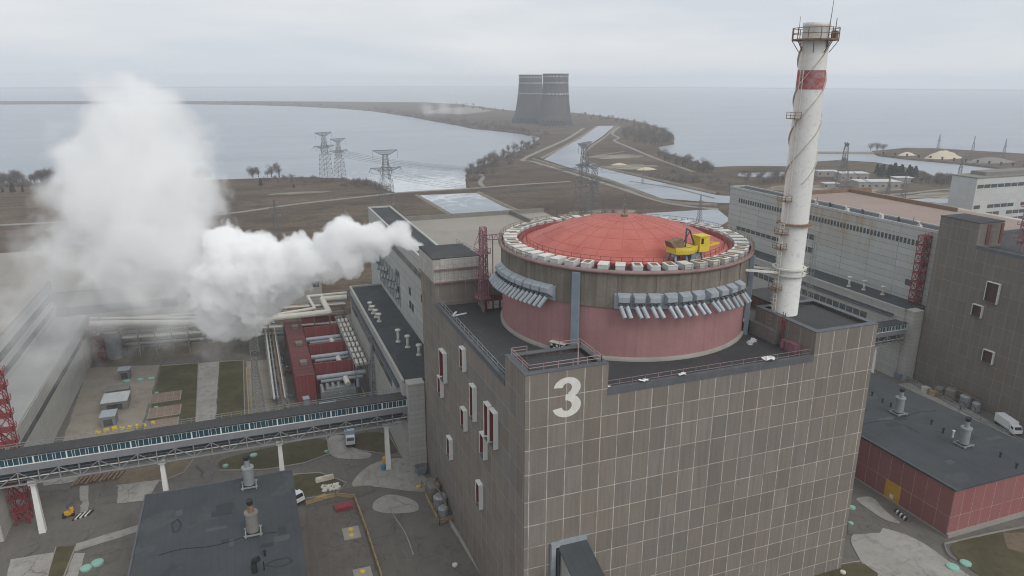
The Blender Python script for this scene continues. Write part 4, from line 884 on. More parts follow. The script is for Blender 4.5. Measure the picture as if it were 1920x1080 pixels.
# ------------------------------------------------------------------ neighbouring hall on the left
r = thing('neighbour_hall', (-120, 120, 0), 'long pale hall with two dark window bands along left edge', 'building', )
q = MB(); q.box(-140, -88, 66, 172, 0, 15.3); q.build('wall', m_gpanel, r)
q = MB(); q.box(-140, -97.5, 66, 176, 15.3, 27); q.build('upper_wall', m_wpanel, r)
q = MB(); q.box(-97.5, -88.2, 66.1, 172.1, 15.3, 15.6); q.build('roof', M('dusty pale roof', (0.34, 0.34, 0.33), 0.9, 0.12, 0.1, 1), r)
q = MB(); q.box(-139.9, -97.6, 66.1, 175.9, 27, 27.4); q.build('hall_roof', m_beige, r)
q = MB(); q.box(-88, -87.94, 68, 168, 10.2, 11.8); q.build('window_band', m_glassg, r)
q = MB(); q.box(-97.5, -97.43, 68, 172, 21.4, 23.6); q.box(-97.5, -97.43, 68, 172, 17.2, 19.0); q.build('window_band', m_glassg, r)
q = MB(); q.box(-88, -87.92, 158, 159, 0, 13); q.build('joint', m_wood, r)
q = MB(); q.tube((-81.5, 171.5, 0), (-81.5, 171.5, 9.3), 3.4, 3.4, 24); q.tube((-81.5, 171.5, 9.3), (-81.5, 171.5, 9.7), 3.4, 2.8, 24)
for k in range(6): a = k*1.05; q.bar((-81.5+3.45*math.cos(a), 171.5+3.45*math.sin(a), 0), (-81.5+3.45*math.cos(a), 171.5+3.45*math.sin(a), 9.3), 0.12)
tk = single(q, 'storage_tank', m_galv, 'pale round tank beside the short red stair tower', 'tank', None)
# far beige hall roof behind the steam
q = MB(); q.box(-140, -60, 178, 250, 0, 22); q.box(-60, -10, 196, 240, 0, 18); r = thing('back_hall', (-80, 215, 0), 'wide low grey hall veiled behind the steam', 'building')
q.build('wall', m_gpanel, r); q = MB(); q.box(-140, -60.1, 178.2, 250, 22, 22.4); q.box(-60, -10.1, 196.2, 240, 18, 18.4); q.build('roof', m_beige, r)
q = MB(); q.box(-139, -61, 177.92, 178, 14, 17); q.box(-59, -11, 195.92, 196, 11, 13.5); q.build('window_band', m_glassg, r)

# ------------------------------------------------------------------ enclosed footbridges
def bridge(x0, x1, slope, cols, label, pipes=True):
    r = thing('footbridge', ((x0+x1)/2, 67, 0), label, 'footbridge', 'enclosed footbridges between the units'); y0, y1 = 65.2, 68.8
    q = MB(); q.box(x0, x1, y0, y1, 15.2, 16.75); q.build('wall', m_greyp, r)
    q = MB(); q.box(x0, x1, y0+0.1, y1-0.1, 16.75, 18.45); q.build('glazing', m_glassd, r)
    q = MB(); q.box(x0, x1, y0-0.05, y1+0.05, 16.7, 16.86); q.box(x0, x1, y0-0.05, y1+0.05, 18.38, 18.52)
    n = max(1, round((x1-x0)/6.0)); p = (x1-x0)/n
    for i in range(n+1): q.box(x0+i*p-0.13, x0+i*p+0.13, y0-0.04, y1+0.04, 16.86, 18.38)
    for i in range(n):
        for k, f in enumerate((0.165, 0.25, 0.41, 0.58, 0.665, 0.83)): q.box(x0+i*p+f*p-0.035, x0+i*p+f*p+0.035, y0-0.03, y1+0.03, 16.86, 18.38)
    q.build('mullion', m_white, r)
    q = MB(); q.box(x0, x1, y0-0.2, y1+0.2, 18.52, 18.8); q.build('roof', m_roof, r)
    q = MB(); rail(q, [(x0, y1, 18.8), (x1, y1, 18.8)], 1.1, 2.0, 0.06); q.build('railing', m_trs, r)
    q = MB(); zb, zt_ = 12.4, 15.15
    for yy in (y0+0.1, y1-0.1):
        q.bar((x0, yy, zb), (x1, yy, zb), 0.28); n2 = max(1, round((x1-x0)/3.6)); p2 = (x1-x0)/n2
        for i in range(n2+1): q.bar((x0+i*p2, yy, zb), (x0+i*p2, yy, zt_), 0.2)
        for i in range(n2): q.bar((x0+i*p2, yy, zb if i % 2 else zt_), (x0+(i+1)*p2, yy, zt_ if i % 2 else zb), 0.15)
    for i in range(n2+1): q.bar((x0+i*p2, y0, zb), (x0+i*p2, y1, zb), 0.14)
    q.build('truss', m_trs, r)
    q = MB(); rr_ = random.Random(2)
    for (dy, z_, rr2) in ((0.8, 13.0, 0.18), (1.5, 13.2, 0.28), (2.3, 13.1, 0.2), (2.9, 13.3, 0.25), (0.9, 14.1, 0.16), (1.7, 14.3, 0.22), (2.6, 14.2, 0.18)): q.path([(x0, y0+dy, z_), (x1, y0+dy, z_)], rr2, 6)
    q.build('pipe', m_darkst, r)
    q = MB()
    for (dy, z_, rr2) in ((0.55, 13.6, 0.13), (2.0, 12.8, 0.14)): q.path([(x0, y0+dy, z_), (x1, y0+dy, z_)], rr2, 6)
    q.build('pipe', m_pipe, r)
    for cx_ in cols:
        c = MB(); c.add([(cx_-0.62, 66.4, 0), (cx_+0.62, 66.4, 0), (cx_+0.62, 67.6, 0), (cx_-0.62, 67.6, 0), (cx_-0.42, 66.5, 11.4), (cx_+0.42, 66.5, 11.4), (cx_+0.42, 67.5, 11.4), (cx_-0.42, 67.5, 11.4)], [(0,3,2,1),(4,5,6,7),(0,1,5,4),(1,2,6,5),(2,3,7,6),(3,0,4,7)])
        c.box(cx_-0.75, cx_+0.75, 66.2, 67.8, 11.4, 12.3); c.build('column', m_white, r)
        c = MB()
        for s_ in (-1, 1): c.bar((cx_, 66.9, 12.2), (cx_+s_*3.2, 66.9, 15.1), 0.22)
        c.build('knee_brace', m_trs, r)
    return r
bridge(-97.4, -4.05, 0, (-81.3, -57.4, -33.2, -8.9), 'long grey footbridge with teal windows crossing the left yard')
bridge(66.05, 152.9, 0, (143.0, 119.0, 95.0), 'short visible footbridge section between the grey buildings at right')

# ------------------------------------------------------------------ generator buildings with dark flat roofs
def exhaust(root, x, y, z, h, rusty, name='exhaust_stack'):
    q = MB(); q.tube((x, y, z+0.7), (x, y, z+4.3), 1.05, 1.05, 16); q.tube((x, y, z+4.3), (x, y, z+4.6), 1.25, 1.2, 16)
    o = q.build(name, m_galv if not rusty else m_concd, root)
    q = MB(); q.tube((x, y, z+4.6), (x, y, z+6.2), 0.55, 0.5, 12); q.build('pipe', m_galv if not rusty else m_rust, o)
    q = MB(); q.tube((x, y, z+6.2), (x-0.1, y-0.1, z+7.0), 0.56, 0.6, 12); q.build('nozzle', m_black, o)
    q = MB()
    for s_ in (-1.3, 1.3): q.bar((x-1.6, y+s_, z+0.5), (x+1.6, y+s_, z+0.5), 0.25); q.bar((x+s_, y-1.6, z+0.35), (x+s_, y+1.6, z+0.35), 0.25)
    for sx_ in (-1.3, 1.3):
        for sy_ in (-1.3, 1.3): q.bar((x+sx_, y+sy_, z), (x+sx_, y+sy_, z+0.6), 0.2)
    q.build('base_frame', m_galv, o)
def genbuilding(poly_px, z, label, wall, exh, base, vents):
    P_ = base; r = thing('generator_building', (sum(p[0] for p in P_)/4, sum(p[1] for p in P_)/4, 0), label, 'building', 'generator buildings with dark flat roofs')
    q = MB(); q.prism(P_, 0, z); q.build('wall', wall, r)
    xs = [p[0] for p in P_]; ys = [p[1] for p in P_]
    q = MB(); q.box(min(xs)-0.25, max(xs)+0.25, min(ys)-0.25, max(ys)+0.25, z, z+0.35); q.build('roof', m_roof2, r)
    q = MB(); q.box(min(xs)-0.32, min(xs)-0.05, min(ys)-0.3, max(ys)+0.3, z+0.35, z+0.55); q.box(min(xs)-0.05, max(xs)+0.3, max(ys)+0.05, max(ys)+0.32, z+0.35, z+0.55); q.build('roof_edge', m_flash, r)
    for (u, v, ru) in exh: e = G(u, v, z+0.4); exhaust(r, e[0], e[1], z+0.35, 6, ru)
    for (u, v, h) in vents:
        e = G(u, v, z+0.35); q = MB(); q.tube((e[0], e[1], z+0.3), (e[0], e[1], z+0.3+h), 0.2, 0.2, 8); q.tube((e[0], e[1], z+0.3+h), (e[0], e[1], z+0.55+h), 0.34, 0.3, 8); q.build('roof_vent', m_black if h < 1.6 else m_cap, r)
    return r
c3 = G(275, 926, 11); d3 = G(546, 885, 11)
g3 = genbuilding(None, 10.6, 'large dark flat roof at bottom left below the footbridge', m_firewall, [(468, 912, 0), (475, 1000, 1)], [(c3[0], -20), (d3[0], -20), (d3[0], (c3[1]+d3[1])/2), (c3[0], (c3[1]+d3[1])/2)], [(497, 1042, 1.0)])
q = MB(); e = G(478, 1072, 11); q.tube((e[0], e[1], 10.9), (e[0], e[1], 13.2), 0.5, 0.45, 10); q.tube((e[0], e[1], 13.2), (e[0]+0.8, e[1]-0.4, 13.6), 0.5, 0.5, 10); q.bar((e[0]+1.5, e[1], 10.9), (e[0]+1.5, e[1]-.5, 13.0), 0.2); q.build('pump_vent', m_black, g3)
def blotch(root, pts, z, mat, w_=0.25):
    P_ = [G(u, v, z) for u, v in pts]; P_.append(P_[0]); q = MB()
    for a, b_ in zip(P_[:-1], P_[1:]): q.bar((a[0], a[1], z), (b_[0], b_[1], z), w_, 0.02)
    q.build('tar_seam', mat, root)
rp = random.Random(12); m_patch = M('newer felt patch', (0.036, 0.039, 0.043), 0.8, 0.2); m_patch2 = M('faded felt patch', (0.078, 0.082, 0.084), 0.9, 0.2)
def roof_patches(root, x0_, x1_, y0_, y1_, z, n):
    for i in range(n):
        x, y = rp.uniform(x0_+3, x1_-3), rp.uniform(y0_+3, y1_-3); q = MB(); q.obox((x, y, z), (rp.uniform(1, 5), rp.uniform(.8, 2.2), 0.012+0.003*i), rp.choice((0, 0, 1.5708))); q.build('felt_patch', m_patch if i % 3 else m_patch2, root)
    q = MB(); xa = x0_+4
    for i in range(10): q.bar((xa+i*(x1_-x0_-8)/10, (y0_+y1_)/2+math.sin(i)*0.5, z+0.05), (xa+(i+1)*(x1_-x0_-8)/10, (y0_+y1_)/2+math.sin(i+1)*0.5, z+0.05), 0.08)
    q.build('cable', m_black, root)
roof_patches(g3, c3[0], d3[0], 15, 52, 10.95, 12)
blotch(g3, [(496,1060),(515,1050),(540,1045),(548,1052),(535,1060),(515,1063)], 10.97, m_black)
blotch(g3, [(322,982),(333,973),(340,983),(335,995),(325,998)], 10.97, m_black, 0.3)
xw4, xe4 = 94.2, 126.5
g4 = genbuilding(None, 10.75, 'red walled building with dark flat roof at right, between the grey buildings', m_redpan, [(1684, 776, 0), (1806, 835, 0)], [(xw4, 0.2), (xe4, 0.2), (xe4, 57), (xw4, 57)], [(1635, 742, 1.0), (1654, 755, 1.0), (1670, 763, 1.0), (1746, 796, 1.0), (1768, 812, 1.0), (1786, 820, 1.6), (1875, 857, 1.0), (1905, 878, 1.0)])
roof_patches(g4, xw4, xe4, 2, 55, 11.1, 12)
q = MB(); yd = GX(1672, 930, xw4)[1]; q.box(xw4-0.12, xw4, yd-2.0, yd+2.0, 0.1, 4.6); dr = q.build('gate', m_yellowd, g4)
q = MB(); q.box(xw4-0.16, xw4-0.12, yd-0.5, yd+0.5, 0.8, 1.8); q.build('panel', m_white, dr)
q = MB(); q.box(xw4-0.2, xe4+0.2, -0.35, 0.2, 0, 0.9); q.box(xw4-0.2, xw4, 0.2, 57, 0, 0.35); q.build('plinth', m_conc, g4)
for i in range(7): q = MB(); q.obox((xw4-2.4-i*0.1, yd-3.4-i*0.55, 0.05), (0.9, 0.3, 0.5), 0.4); single(q, 'striped_block', m_cap if i % 2 else m_black, 'striped block in the row by the yellow gate', 'barrier', 'striped blocks by the yellow gate')
# bits on the wall of the left generator building
for (u, v) in ((578, 1030), (565, 960)):
    e = GX(u, v, d3[0]); q = MB(); q.box(d3[0]+0.05, d3[0]+1.8, e[1]-1.2, e[1]+1.2, 1.0, 3.4); q.build('wall_box', m_redst, g3)

# ------------------------------------------------------------------ red transformer bays
tb = thing('transformer_bays', (-18, 140, 0), 'red cladded block with fire walls between the silver transformers', 'fire walls')
m_redroof = panel_mat('dull red sheet roof', (0.15, 0.045, 0.045), (0.08, 0.025, 0.025), 1.05, -27, 0, 0, 0.14, 0.9, 0.2, 0.5, zpitch=60, sat=(0.75, 1.05))
m_redcorr = panel_mat('red corrugated cladding', (0.25, 0.058, 0.06), (0.12, 0.03, 0.03), 1.05, -27, 0, 0, 0.12, 0.9, 0.12, 0.4, zpitch=40, sat=(0.85, 1.05))
q = MB(); q.box(-26.6, -21.2, 112, 163, 0, 8.4); q.build('cladded_block', m_redcorr, tb)
q = MB(); q.box(-26.7, -21.1, 111.9, 163.1, 8.4, 8.55); q.build('roof', m_redroof, tb)
for y_ in (117.4, 134.4, 151.4, 162.6):
    q = MB(); q.box(-20.8, -9.0, y_-0.3, y_+0.3, 0, 9.6); q.build('fire_wall', m_redcorr, tb)
for y_ in (120, 137, 154): q = MB(); q.box(-24.5, -22.5, y_, y_+2.5, 8.55, 9.5); q.build('roof_cabinet', m_concd, tb)
q = MB(); q.box(-20.6, -8, 104.5, 104.8, 0, 2.6); q.box(-8.3, -8, 104.8, 112, 0, 2.6); q.build('low_wall', m_concd, tb)
def transformer(y, label):
    t_ = thing('transformer', (-15, y, 0), label, 'transformer', 'transformers in the red bays')
    q = MB(); q.box(-20.0, -10.0, y-4.6, y-1.0, 0.3, 3.6); q.box(-18.5, -11.5, y-4.2, y-1.4, 3.6, 4.3); q.build('tank', m_galv, t_)
    q = MB(); q.tube((-20.6, y, 6.4), (-6.4, y, 6.4), 0.75, 0.75, 12); q.build('conservator_pipe', m_silver, t_)
    q = MB(); q.tube((-19.6, y-1.5, 5.7), (-7.5, y-1.5, 5.7), 0.5, 0.5, 10); q.build('bus_duct', m_galv, t_)
    for i in range(4): q = MB(); q.tube((-19.6+i*1.6, y-2.2, 5.2), (-19.2+i*1.6, y-4.4, 2.4), 0.5, 0.5, 8); q.build('cooler', m_galv, t_)
    q = MB(); q.tube((-12.6, y-1.8, 6.2), (-12.2, y-4.4, 5.0), 0.8, 0.8, 14); q.build('bushing_turret', m_cap, t_)
    q = MB(); q.tube((-9.2, y-3.0, 3.2), (-9.2, y-3.0, 5.6), 0.45, 0.4, 8); q.build('bushing', m_truckb, t_)
    q = MB()
    for i in range(5): q.tube((-18+i*2.2, y-0.3, 0.3), (-18+i*2.2, y-0.3, 6.0), 0.12, 0.12, 5)
    for i in range(3): q.tube((-20.2, y-4.9-i*0.5, 0.8+i*0.7), (-9, y-4.9-i*0.5, 0.8+i*0.7), 0.14, 0.14, 5)
    q.build('pipework', m_darkst, t_)
transformer(114.0, 'silver transformer in the nearest red bay'); transformer(131, 'silver transformer in the middle red bay'); transformer(148, 'silver transformer in the farthest red bay')
for k_, (x_, y_, w_, d_, h_) in enumerate(((-19, 101.5, 4.5, 2.6, 3.4), (-24.5, 106, 1.6, 2.2, 4.2), (-13.5, 99.5, 2.2, 2.0, 2.4))):
    c_ = thing('control_cabinet', (x_, y_, 0), ('wide grey cabinet in front of the nearest transformer', 'tall grey cabinet at the red block corner', 'small grey cabinet right of the wide one')[k_], 'cabinet'); q = MB(); q.box(x_-w_/2, x_+w_/2, y_-d_/2, y_+d_/2, 0.1, h_); q.build('body', m_greyp, c_); q = MB(); q.box(x_-w_/2-.1, x_+w_/2+.1, y_-d_/2-.1, y_+d_/2+.1, h_, h_+0.12); q.build('lid', m_silver, c_)
rr = random.Random(31)
for k_ in range(16):
    e = G(rr.uniform(505, 548), rr.uniform(650, 775)); h_ = rr.uniform(.5, 1.9); a_ = rr.uniform(0, 3); c_ = thing('equipment_box', (e[0], e[1], 0), 'small grey box on the strip left of the red block', 'equipment', 'small boxes left of the red block'); q = MB(); q.obox((e[0], e[1], 0.05), (rr.uniform(.7, 2), rr.uniform(.6, 1.4), h_), a_); q.build('body', rr.choice([m_greyp, m_galv, m_cap, m_rust, m_concd]), c_)
    q = MB(); q.tube((e[0]+.3, e[1], h_), (e[0]+.3, e[1], h_+rr.uniform(.3, 2)), .1, .08, 6); q.build('pipe', m_darkst, c_)
for k_, (pa, pb) in enumerate((((462, 690), (468, 790)), ((472, 690), (482, 790)))):
    a_, b2 = G(*pa), G(*pb); q = MB(); q.bar((a_[0], a_[1], 0.25), (b2[0], b2[1], 0.25), 0.35, 0.4); single(q, 'guard_beam', m_wood, ('yellowish guard beam along the lawn edge left of the lattice mast', 'yellowish guard beam just right of the first one')[k_], 'beam')
lr = thing('low_pipe_rack', (-31, 140, 0), 'low steel pipe rack running along the left side of the red block', 'pipe rack')
q = MB()
for y_ in range(110, 186, 6):
    for x_ in (-33.4, -29.6): q.bar((x_, y_, 0), (x_, y_, 4.2), 0.28)
    for z_ in (2.4, 4.1): q.bar((-33.8, y_, z_), (-29.2, y_, z_), 0.24)
    q.bar((-33.4, y_, 0.2), (-29.6, y_, 4.0), 0.14)
for x_ in (-33.4, -29.6): q.bar((x_, 110, 4.1), (x_, 182, 4.1), 0.22)
q.build('frame', m_trs, lr)
for k_, (x_, z_, r_, mm) in enumerate(((-32.9, 4.5, .3, m_pipe), (-31.9, 4.4, .22, m_galv), (-30.9, 4.45, .26, m_rust), (-30.0, 4.4, .2, m_pipe), (-32.4, 2.7, .2, m_darkst), (-30.6, 2.7, .24, m_galv))): q = MB(); q.tube((x_, 108, z_), (x_, 186, z_), r_, None, 8); q.build('pipe', mm, lr)
# rows of pale cylinders along the annex wall
rk = thing('cylinder_rack', (-7.3, 130, 0), 'rack of pale bundled cylinders between red bays and annex wall', 'pipe rack')
q = MB()
for y_ in range(112, 158, 5): q.bar((-9.4, y_, 0), (-9.4, y_, 9.5), 0.25); q.bar((-5.2, y_, 0), (-5.2, y_, 9.5), 0.25); q.bar((-9.4, y_, 9.4), (-5.2, y_, 9.4), 0.25)
q.bar((-9.4, 110, 9.6), (-9.4, 160, 9.6), 0.3); q.bar((-5.2, 110, 9.6), (-5.2, 160, 9.6), 0.2); q.build('frame', m_trs, rk)
for i in range(9):
    for j in range(3): q = MB(); y_ = 114+i*5; q.tube((-8.6+j*1.3, y_, 9.0), (-8.6+j*1.3, y_+2.6, 9.4), 0.5, 0.5, 8); q.build('cylinder', m_cap, rk)
# pipe rack across the yard
pr_ = thing('pipe_rack', (-45, 165, 0), 'pipe rack with fat pale pipes running through the steam to the annex', 'pipe rack')
zP = 14.5
def pp(u, v, z=zP): g = G(u, v, z); return (g[0], g[1], z)
A = [pp(650, 551), pp(584, 556), (0,0,0), (0,0,0)]
for pts, rr2 in (([(650,549),(577,556),(590,578),(520,590),(440,595),(168,598)], 0.55), ([(650,557),(604,561),(617,585),(520,596),(440,604),(170,607)], 1.0), ([(602,553),(612,573)], 0.4)):
    P_ = [pp(*p) for p in pts]; q = MB(); q.path(P_, rr2, 10)
    for p in P_[1:-1]: q.lathe(p[0], p[1], [(0.02, zP-rr2), (rr2*0.7, zP-rr2*0.7), (rr2, zP), (rr2*0.7, zP+rr2*0.7), (0.02, zP+rr2)], 10)
    q.build('pipe', m_pipe, pr_)
yR = pp(440, 604)[1]
q = MB()
for x_ in np.arange(-84, -5, 5.2):
    yv = 160 + (x_+5)/(-80)*10
    for dy in (0, 5): q.bar((x_, yv+dy, 0), (x_, yv+dy, 13.4), 0.4)
    for z_ in (3.5, 6.5, 9.5, 13.0): q.bar((x_, yv-0.3, z_), (x_, yv+5.3, z_), 0.35)
q.build('frame', m_concd, pr_)
rr = random.Random(9)
for k, z_ in enumerate((3.8, 6.8, 9.8, 13.2)):
    for j in range(4):
        q = MB(); dy = 0.4+j*1.25; q.tube((-86, 170+dy, z_+0.2), (-5.2, 160+dy, z_+0.2), rr.uniform(0.18, 0.42), None, 8); q.build('pipe', rr.choice([m_pipe, m_galv, m_darkst, m_rust]), pr_)
# lattice gantries
def gantry(u, v, h, w_, n, label):
    e = G(u, v); t_ = MB(); lattice(t_, e[0], e[1], 0, h, w_, w_*0.35, n, 0.13); return single(t_, 'lattice_gantry', m_trs, label, 'lattice mast', 'lattice masts beside the transformers')
gantry(487, 778, 17, 3.4, 9, 'lattice mast rising behind the footbridge left of the red bays')
gantry(478, 664, 15, 3.0, 8, 'lattice mast at the hazy far corner of the red bays')
gantry(707, 748, 20, 3.6, 9, 'lattice mast rising behind the footbridge right of the red bays')
gantry(690, 655, 20, 3.0, 9, 'lattice mast against the annex wall')
def roofmast(x, y, z, h, label):
    t_ = MB(); lattice(t_, x, y, z, z+h, 2.4, 0.8, 9, 0.06); t_.bar((x-3, y, z+h*0.8), (x+3, y, z+h*0.8), 0.12); t_.bar((x-2.2, y, z+h*0.92), (x+2.2, y, z+h*0.92), 0.1); single(t_, 'lattice_mast', m_trs, label, 'lattice mast')
roofmast(146, 100, 0, 40, 'slim lattice mast in front of the rust stained hall')
roofmast(142, 140, 0, 34, 'slim lattice mast just right of the red dome')

# ------------------------------------------------------------------ vehicles
def lorry(x, y, rz, label, cargo, body, cabm, long_=4.2):
    t_ = thing('lorry', (x, y, 0.1), label, 'lorry'); a, b_ = math.cos(rz), math.sin(rz)
    def W(fx, fy, z): return (x+a*fx-b_*fy, y+b_*fx+a*fy, z+0.1)
    def blk(mb, x0, x1, y0, y1, z0, z1, tx=0.0):
        vs = [W(x0,y0,z0),W(x1,y0,z0),W(x1,y1,z0),W(x0,y1,z0),W(x0,y0,z1),W(x1-tx,y0,z1),W(x1-tx,y1,z1),W(x0,y1,z1)]; mb.add(vs, [(0,3,2,1),(4,5,6,7),(0,1,5,4),(1,2,6,5),(2,3,7,6),(3,0,4,7)])
    q = MB(); blk(q, -long_, 2.2, -0.9, 0.9, 0.55, 0.85); q.build('chassis', m_rubber, t_)
    q = MB(); blk(q, 0.5, 2.3, -1.15, 1.15, 0.85, 1.75); blk(q, 0.5, 2.2, -1.1, 1.1, 1.75, 2.75, 0.35); c = q.build('cab', cabm, t_)
    q = MB(); vs = [W(2.24,-0.95,1.85),W(2.24,0.95,1.85),W(1.92,0.9,2.6),W(1.92,-0.9,2.6)]; q.add(vs, [(0,1,2,3)]); blk(q, 0.9, 1.8, -1.13, 1.13, 1.85, 2.5, 0.25); q.build('windscreen', m_screen, c)
    q = MB(); blk(q, 2.3, 2.42, -1.15, 1.15, 0.5, 0.85); q.build('bumper', m_rubber, c)
    if cargo == 'box': 
        q = MB(); blk(q, -long_-0.3, 0.35, -1.25, 1.25, 0.95, 3.3); q.build('cargo_box', body, t_); q = MB(); blk(q, -long_-0.31, 0.36, -1.27, 1.27, 0.95, 1.25); q.build('cargo_sill', m_teal, t_)
    elif cargo == 'tank': 
        q = MB(); q.tube(W(-long_, 0, 1.9), W(0.2, 0, 1.9), 0.95, 0.95, 14); q.build('barrel', body, t_)
    for wx in (1.5, -long_+1.4, -long_+0.3):
        for s_ in (-1, 1): q = MB(); q.tube(W(wx, s_*0.75, 0.45), W(wx, s_*1.1, 0.45), 0.48, 0.48, 12); q.build('wheel', m_rubber, t_)
e = G(657, 832); lorry(e[0], e[1], R(-95), 'white lorry with blue bumper parked under the footbridge', 'box', m_truckb, m_truck, 3.2)
e = G(556, 940); lorry(e[0]-0.4, e[1], R(-60), 'white lorry half hidden behind the dark flat roof', 'tank', m_truck, m_truck, 3.5)
e = G(1896, 812); lorry(e[0], e[1], R(-110), 'white box lorry parked on the lane by the right grey building', 'box', m_truck, m_truck, 5.2)

# ------------------------------------------------------------------ small things in the yards
def manhole(u, v, r_, label, mat=None):
    e = G(u, v); q = MB(); q.tube((e[0], e[1], 0.05), (e[0], e[1], 0.42), r_, r_*0.97, 20); q.tube((e[0], e[1], 0.42), (e[0], e[1], 0.5), r_*0.8, r_*0.7, 20); single(q, 'manhole_cover', mat or m_teal, label, 'manhole', 'round manhole lids in the yards')
for (u, v, r_, l) in ((162,1067,1.05,'left of two pale green lids by the dark flat roof'),(183,1057,1.15,'right of two pale green lids by the dark flat roof'),(1786,1065,1.15,'left of two pale green lids by the right lawn'),(1810,1058,1.05,'right of two pale green lids by the right lawn'),(1597,953,0.75,'pale green lid at the foot of the right building edge'),(1595,983,0.55,'small pale green lid near the right building corner'),
  (238,716,1.1,'pale green lid left in the row on the beige yard'),(263,713,1.0,'pale green lid mid row on the beige yard'),(284,711,1.0,'pale green lid right in the row on the beige yard'),(294,738,0.55,'small pale lid on the first brick pad'),(293,765,0.55,'small pale lid on the second brick pad'),(423,875,0.7,'pale green lid on the lawn below the footbridge'),(476,855,0.9,'pale lid below the middle of the footbridge'),(612,848,0.5,'small lid at the lawn corner by the lorry')): manhole(u, v, r_, l)
for (u, v, l) in ((658,995,'upper yellow lid on the pale slab'),(659,1006,'lower yellow lid on the pale slab'),(680,1074,'yellow lid on the slab at the bottom edge'),(853,1061,'yellowish lid on the asphalt by the tall wall'),(785,914,'yellow lid near the steam drum tanks'),(1580,1075,'cream round lid on the lawn at the bottom right')): manhole(u, v, 0.55, l, m_yellow if u < 800 else m_cap)
def slab(u, v, sx_, sy_, label):
    e = G(u, v); q = MB(); q.box(e[0]-sx_/2, e[0]+sx_/2, e[1]-sy_/2, e[1]+sy_/2, 0.05, 0.3); single(q, 'concrete_slab', m_conc, label, 'slab')
slab(659, 1001, 3.4, 4.2, 'pale slab with two yellow lids in the fenced yard'); slab(681, 1080, 3.4, 4.2, 'pale slab with a yellow lid at the bottom edge')
def brickpad(u, v, label):
    e = G(u, v); p_ = thing('paved_pad', (e[0], e[1], 0), label, 'pad'); q = MB(); q.box(e[0]-4.2, e[0]+4.2, e[1]-3.4, e[1]+3.4, 0.05, 0.25); q.build('slab', m_conc, p_)
    q = MB()
    for i in range(4):
        for j in range(2): q.box(e[0]-3.9+i*2, e[0]-2.1+i*2, e[1]-3.1+j*3.2, e[1]-0.1+j*3.2, 0.25, 0.38)
    q.build('tile', M('brown tiles', (0.23, 0.17, 0.13), 0.9, 0.2), p_)
brickpad(311, 745, 'first brown tiled pad on the left lawn'); brickpad(309, 772, 'second brown tiled pad on the left lawn'); brickpad(303, 797, 'third brown tiled pad next to the footbridge')
def shed(u, v, w_, d_, h, mat, rmat, label):
    e = G(u, v); s_ = thing('shed', (e[0], e[1], 0), label, 'shed', 'grey boxes on the beige yard'); q = MB(); q.box(e[0]-w_/2, e[0]+w_/2, e[1], e[1]+d_, 0.05, h); q.build('wall', mat, s_)
    q = MB(); q.box(e[0]-w_/2-0.15, e[0]+w_/2+0.15, e[1]-0.15, e[1]+d_+0.15, h, h+0.15); q.build('roof', rmat, s_)
    q = MB(); q.box(e[0]-w_*0.3, e[0]+w_*0.3, e[1]-0.05, e[1]-0.005, 0.4, h*0.75); q.build('louvre', m_glassg, s_)
shed(204, 801, 3.6, 4.5, 3.0, m_greyp, m_silver, 'small grey shed nearest the footbridge')
shed(216, 770, 6.6, 7.0, 2.6, m_concd, m_capside, 'wide pale flat box in the middle of the beige yard'); shed(221, 745, 6.0, 4.0, 2.2, m_concd, m_concd, 'low dark box behind the wide pale box'); shed(234, 712, 3.2, 3.4, 3.0, m_greyp, m_silver, 'blue grey shed in front of the green lids')
e = G(270, 800)
for i in range(8):
    q = MB(); q.obox((e[0]-11+i*1.9, e[1]+0.6*math.sin(i), 0.1), (1.4, 0.5, 0.5+0.25*(i % 3)), 0.3*i); q.tube((e[0]-11.3+i*1.9, e[1], 0.1), (e[0]-11.3+i*1.9, e[1], 1.0), 0.2, 0.2, 6)
    single(q, 'yellow_machine_part', m_yellow, 'yellow machine part in the row along the beige yard edge', 'machinery', 'yellow parts along the beige yard')
# striped barrier, yellow roller, dark box near the left column
e = G(130, 968); ro = thing('road_roller', (e[0], e[1], 0), 'small yellow machine standing on the asphalt at left', 'machine')
q = MB(); q.obox((e[0], e[1], 0.5), (1.7, 1.0, 0.7), 0.3); q.obox((e[0]+0.6, e[1]+0.2, 1.2), (0.7, 0.9, 0.6), 0.3); q.build('body', m_yellowd, ro)
for s_ in (-0.7, 0.8): q = MB(); q.tube((e[0]+s_, e[1]-0.6+s_*0.3, 0.4), (e[0]+s_-0.25, e[1]+0.5+s_*0.3, 0.4), 0.4, 0.4, 12); q.build('wheel', m_rubber, ro)
e = G(155, 968); q = MB()
for i in range(7): q.obox((e[0]-1.3+i*0.45, e[1]-0.2+i*0.14, 0.05), (0.3, 2.2, 0.25), -0.35, i % 2)
single(q, 'striped_grating', [m_black, m_cap], 'black and white striped grating beside the small yellow machine', 'grating')
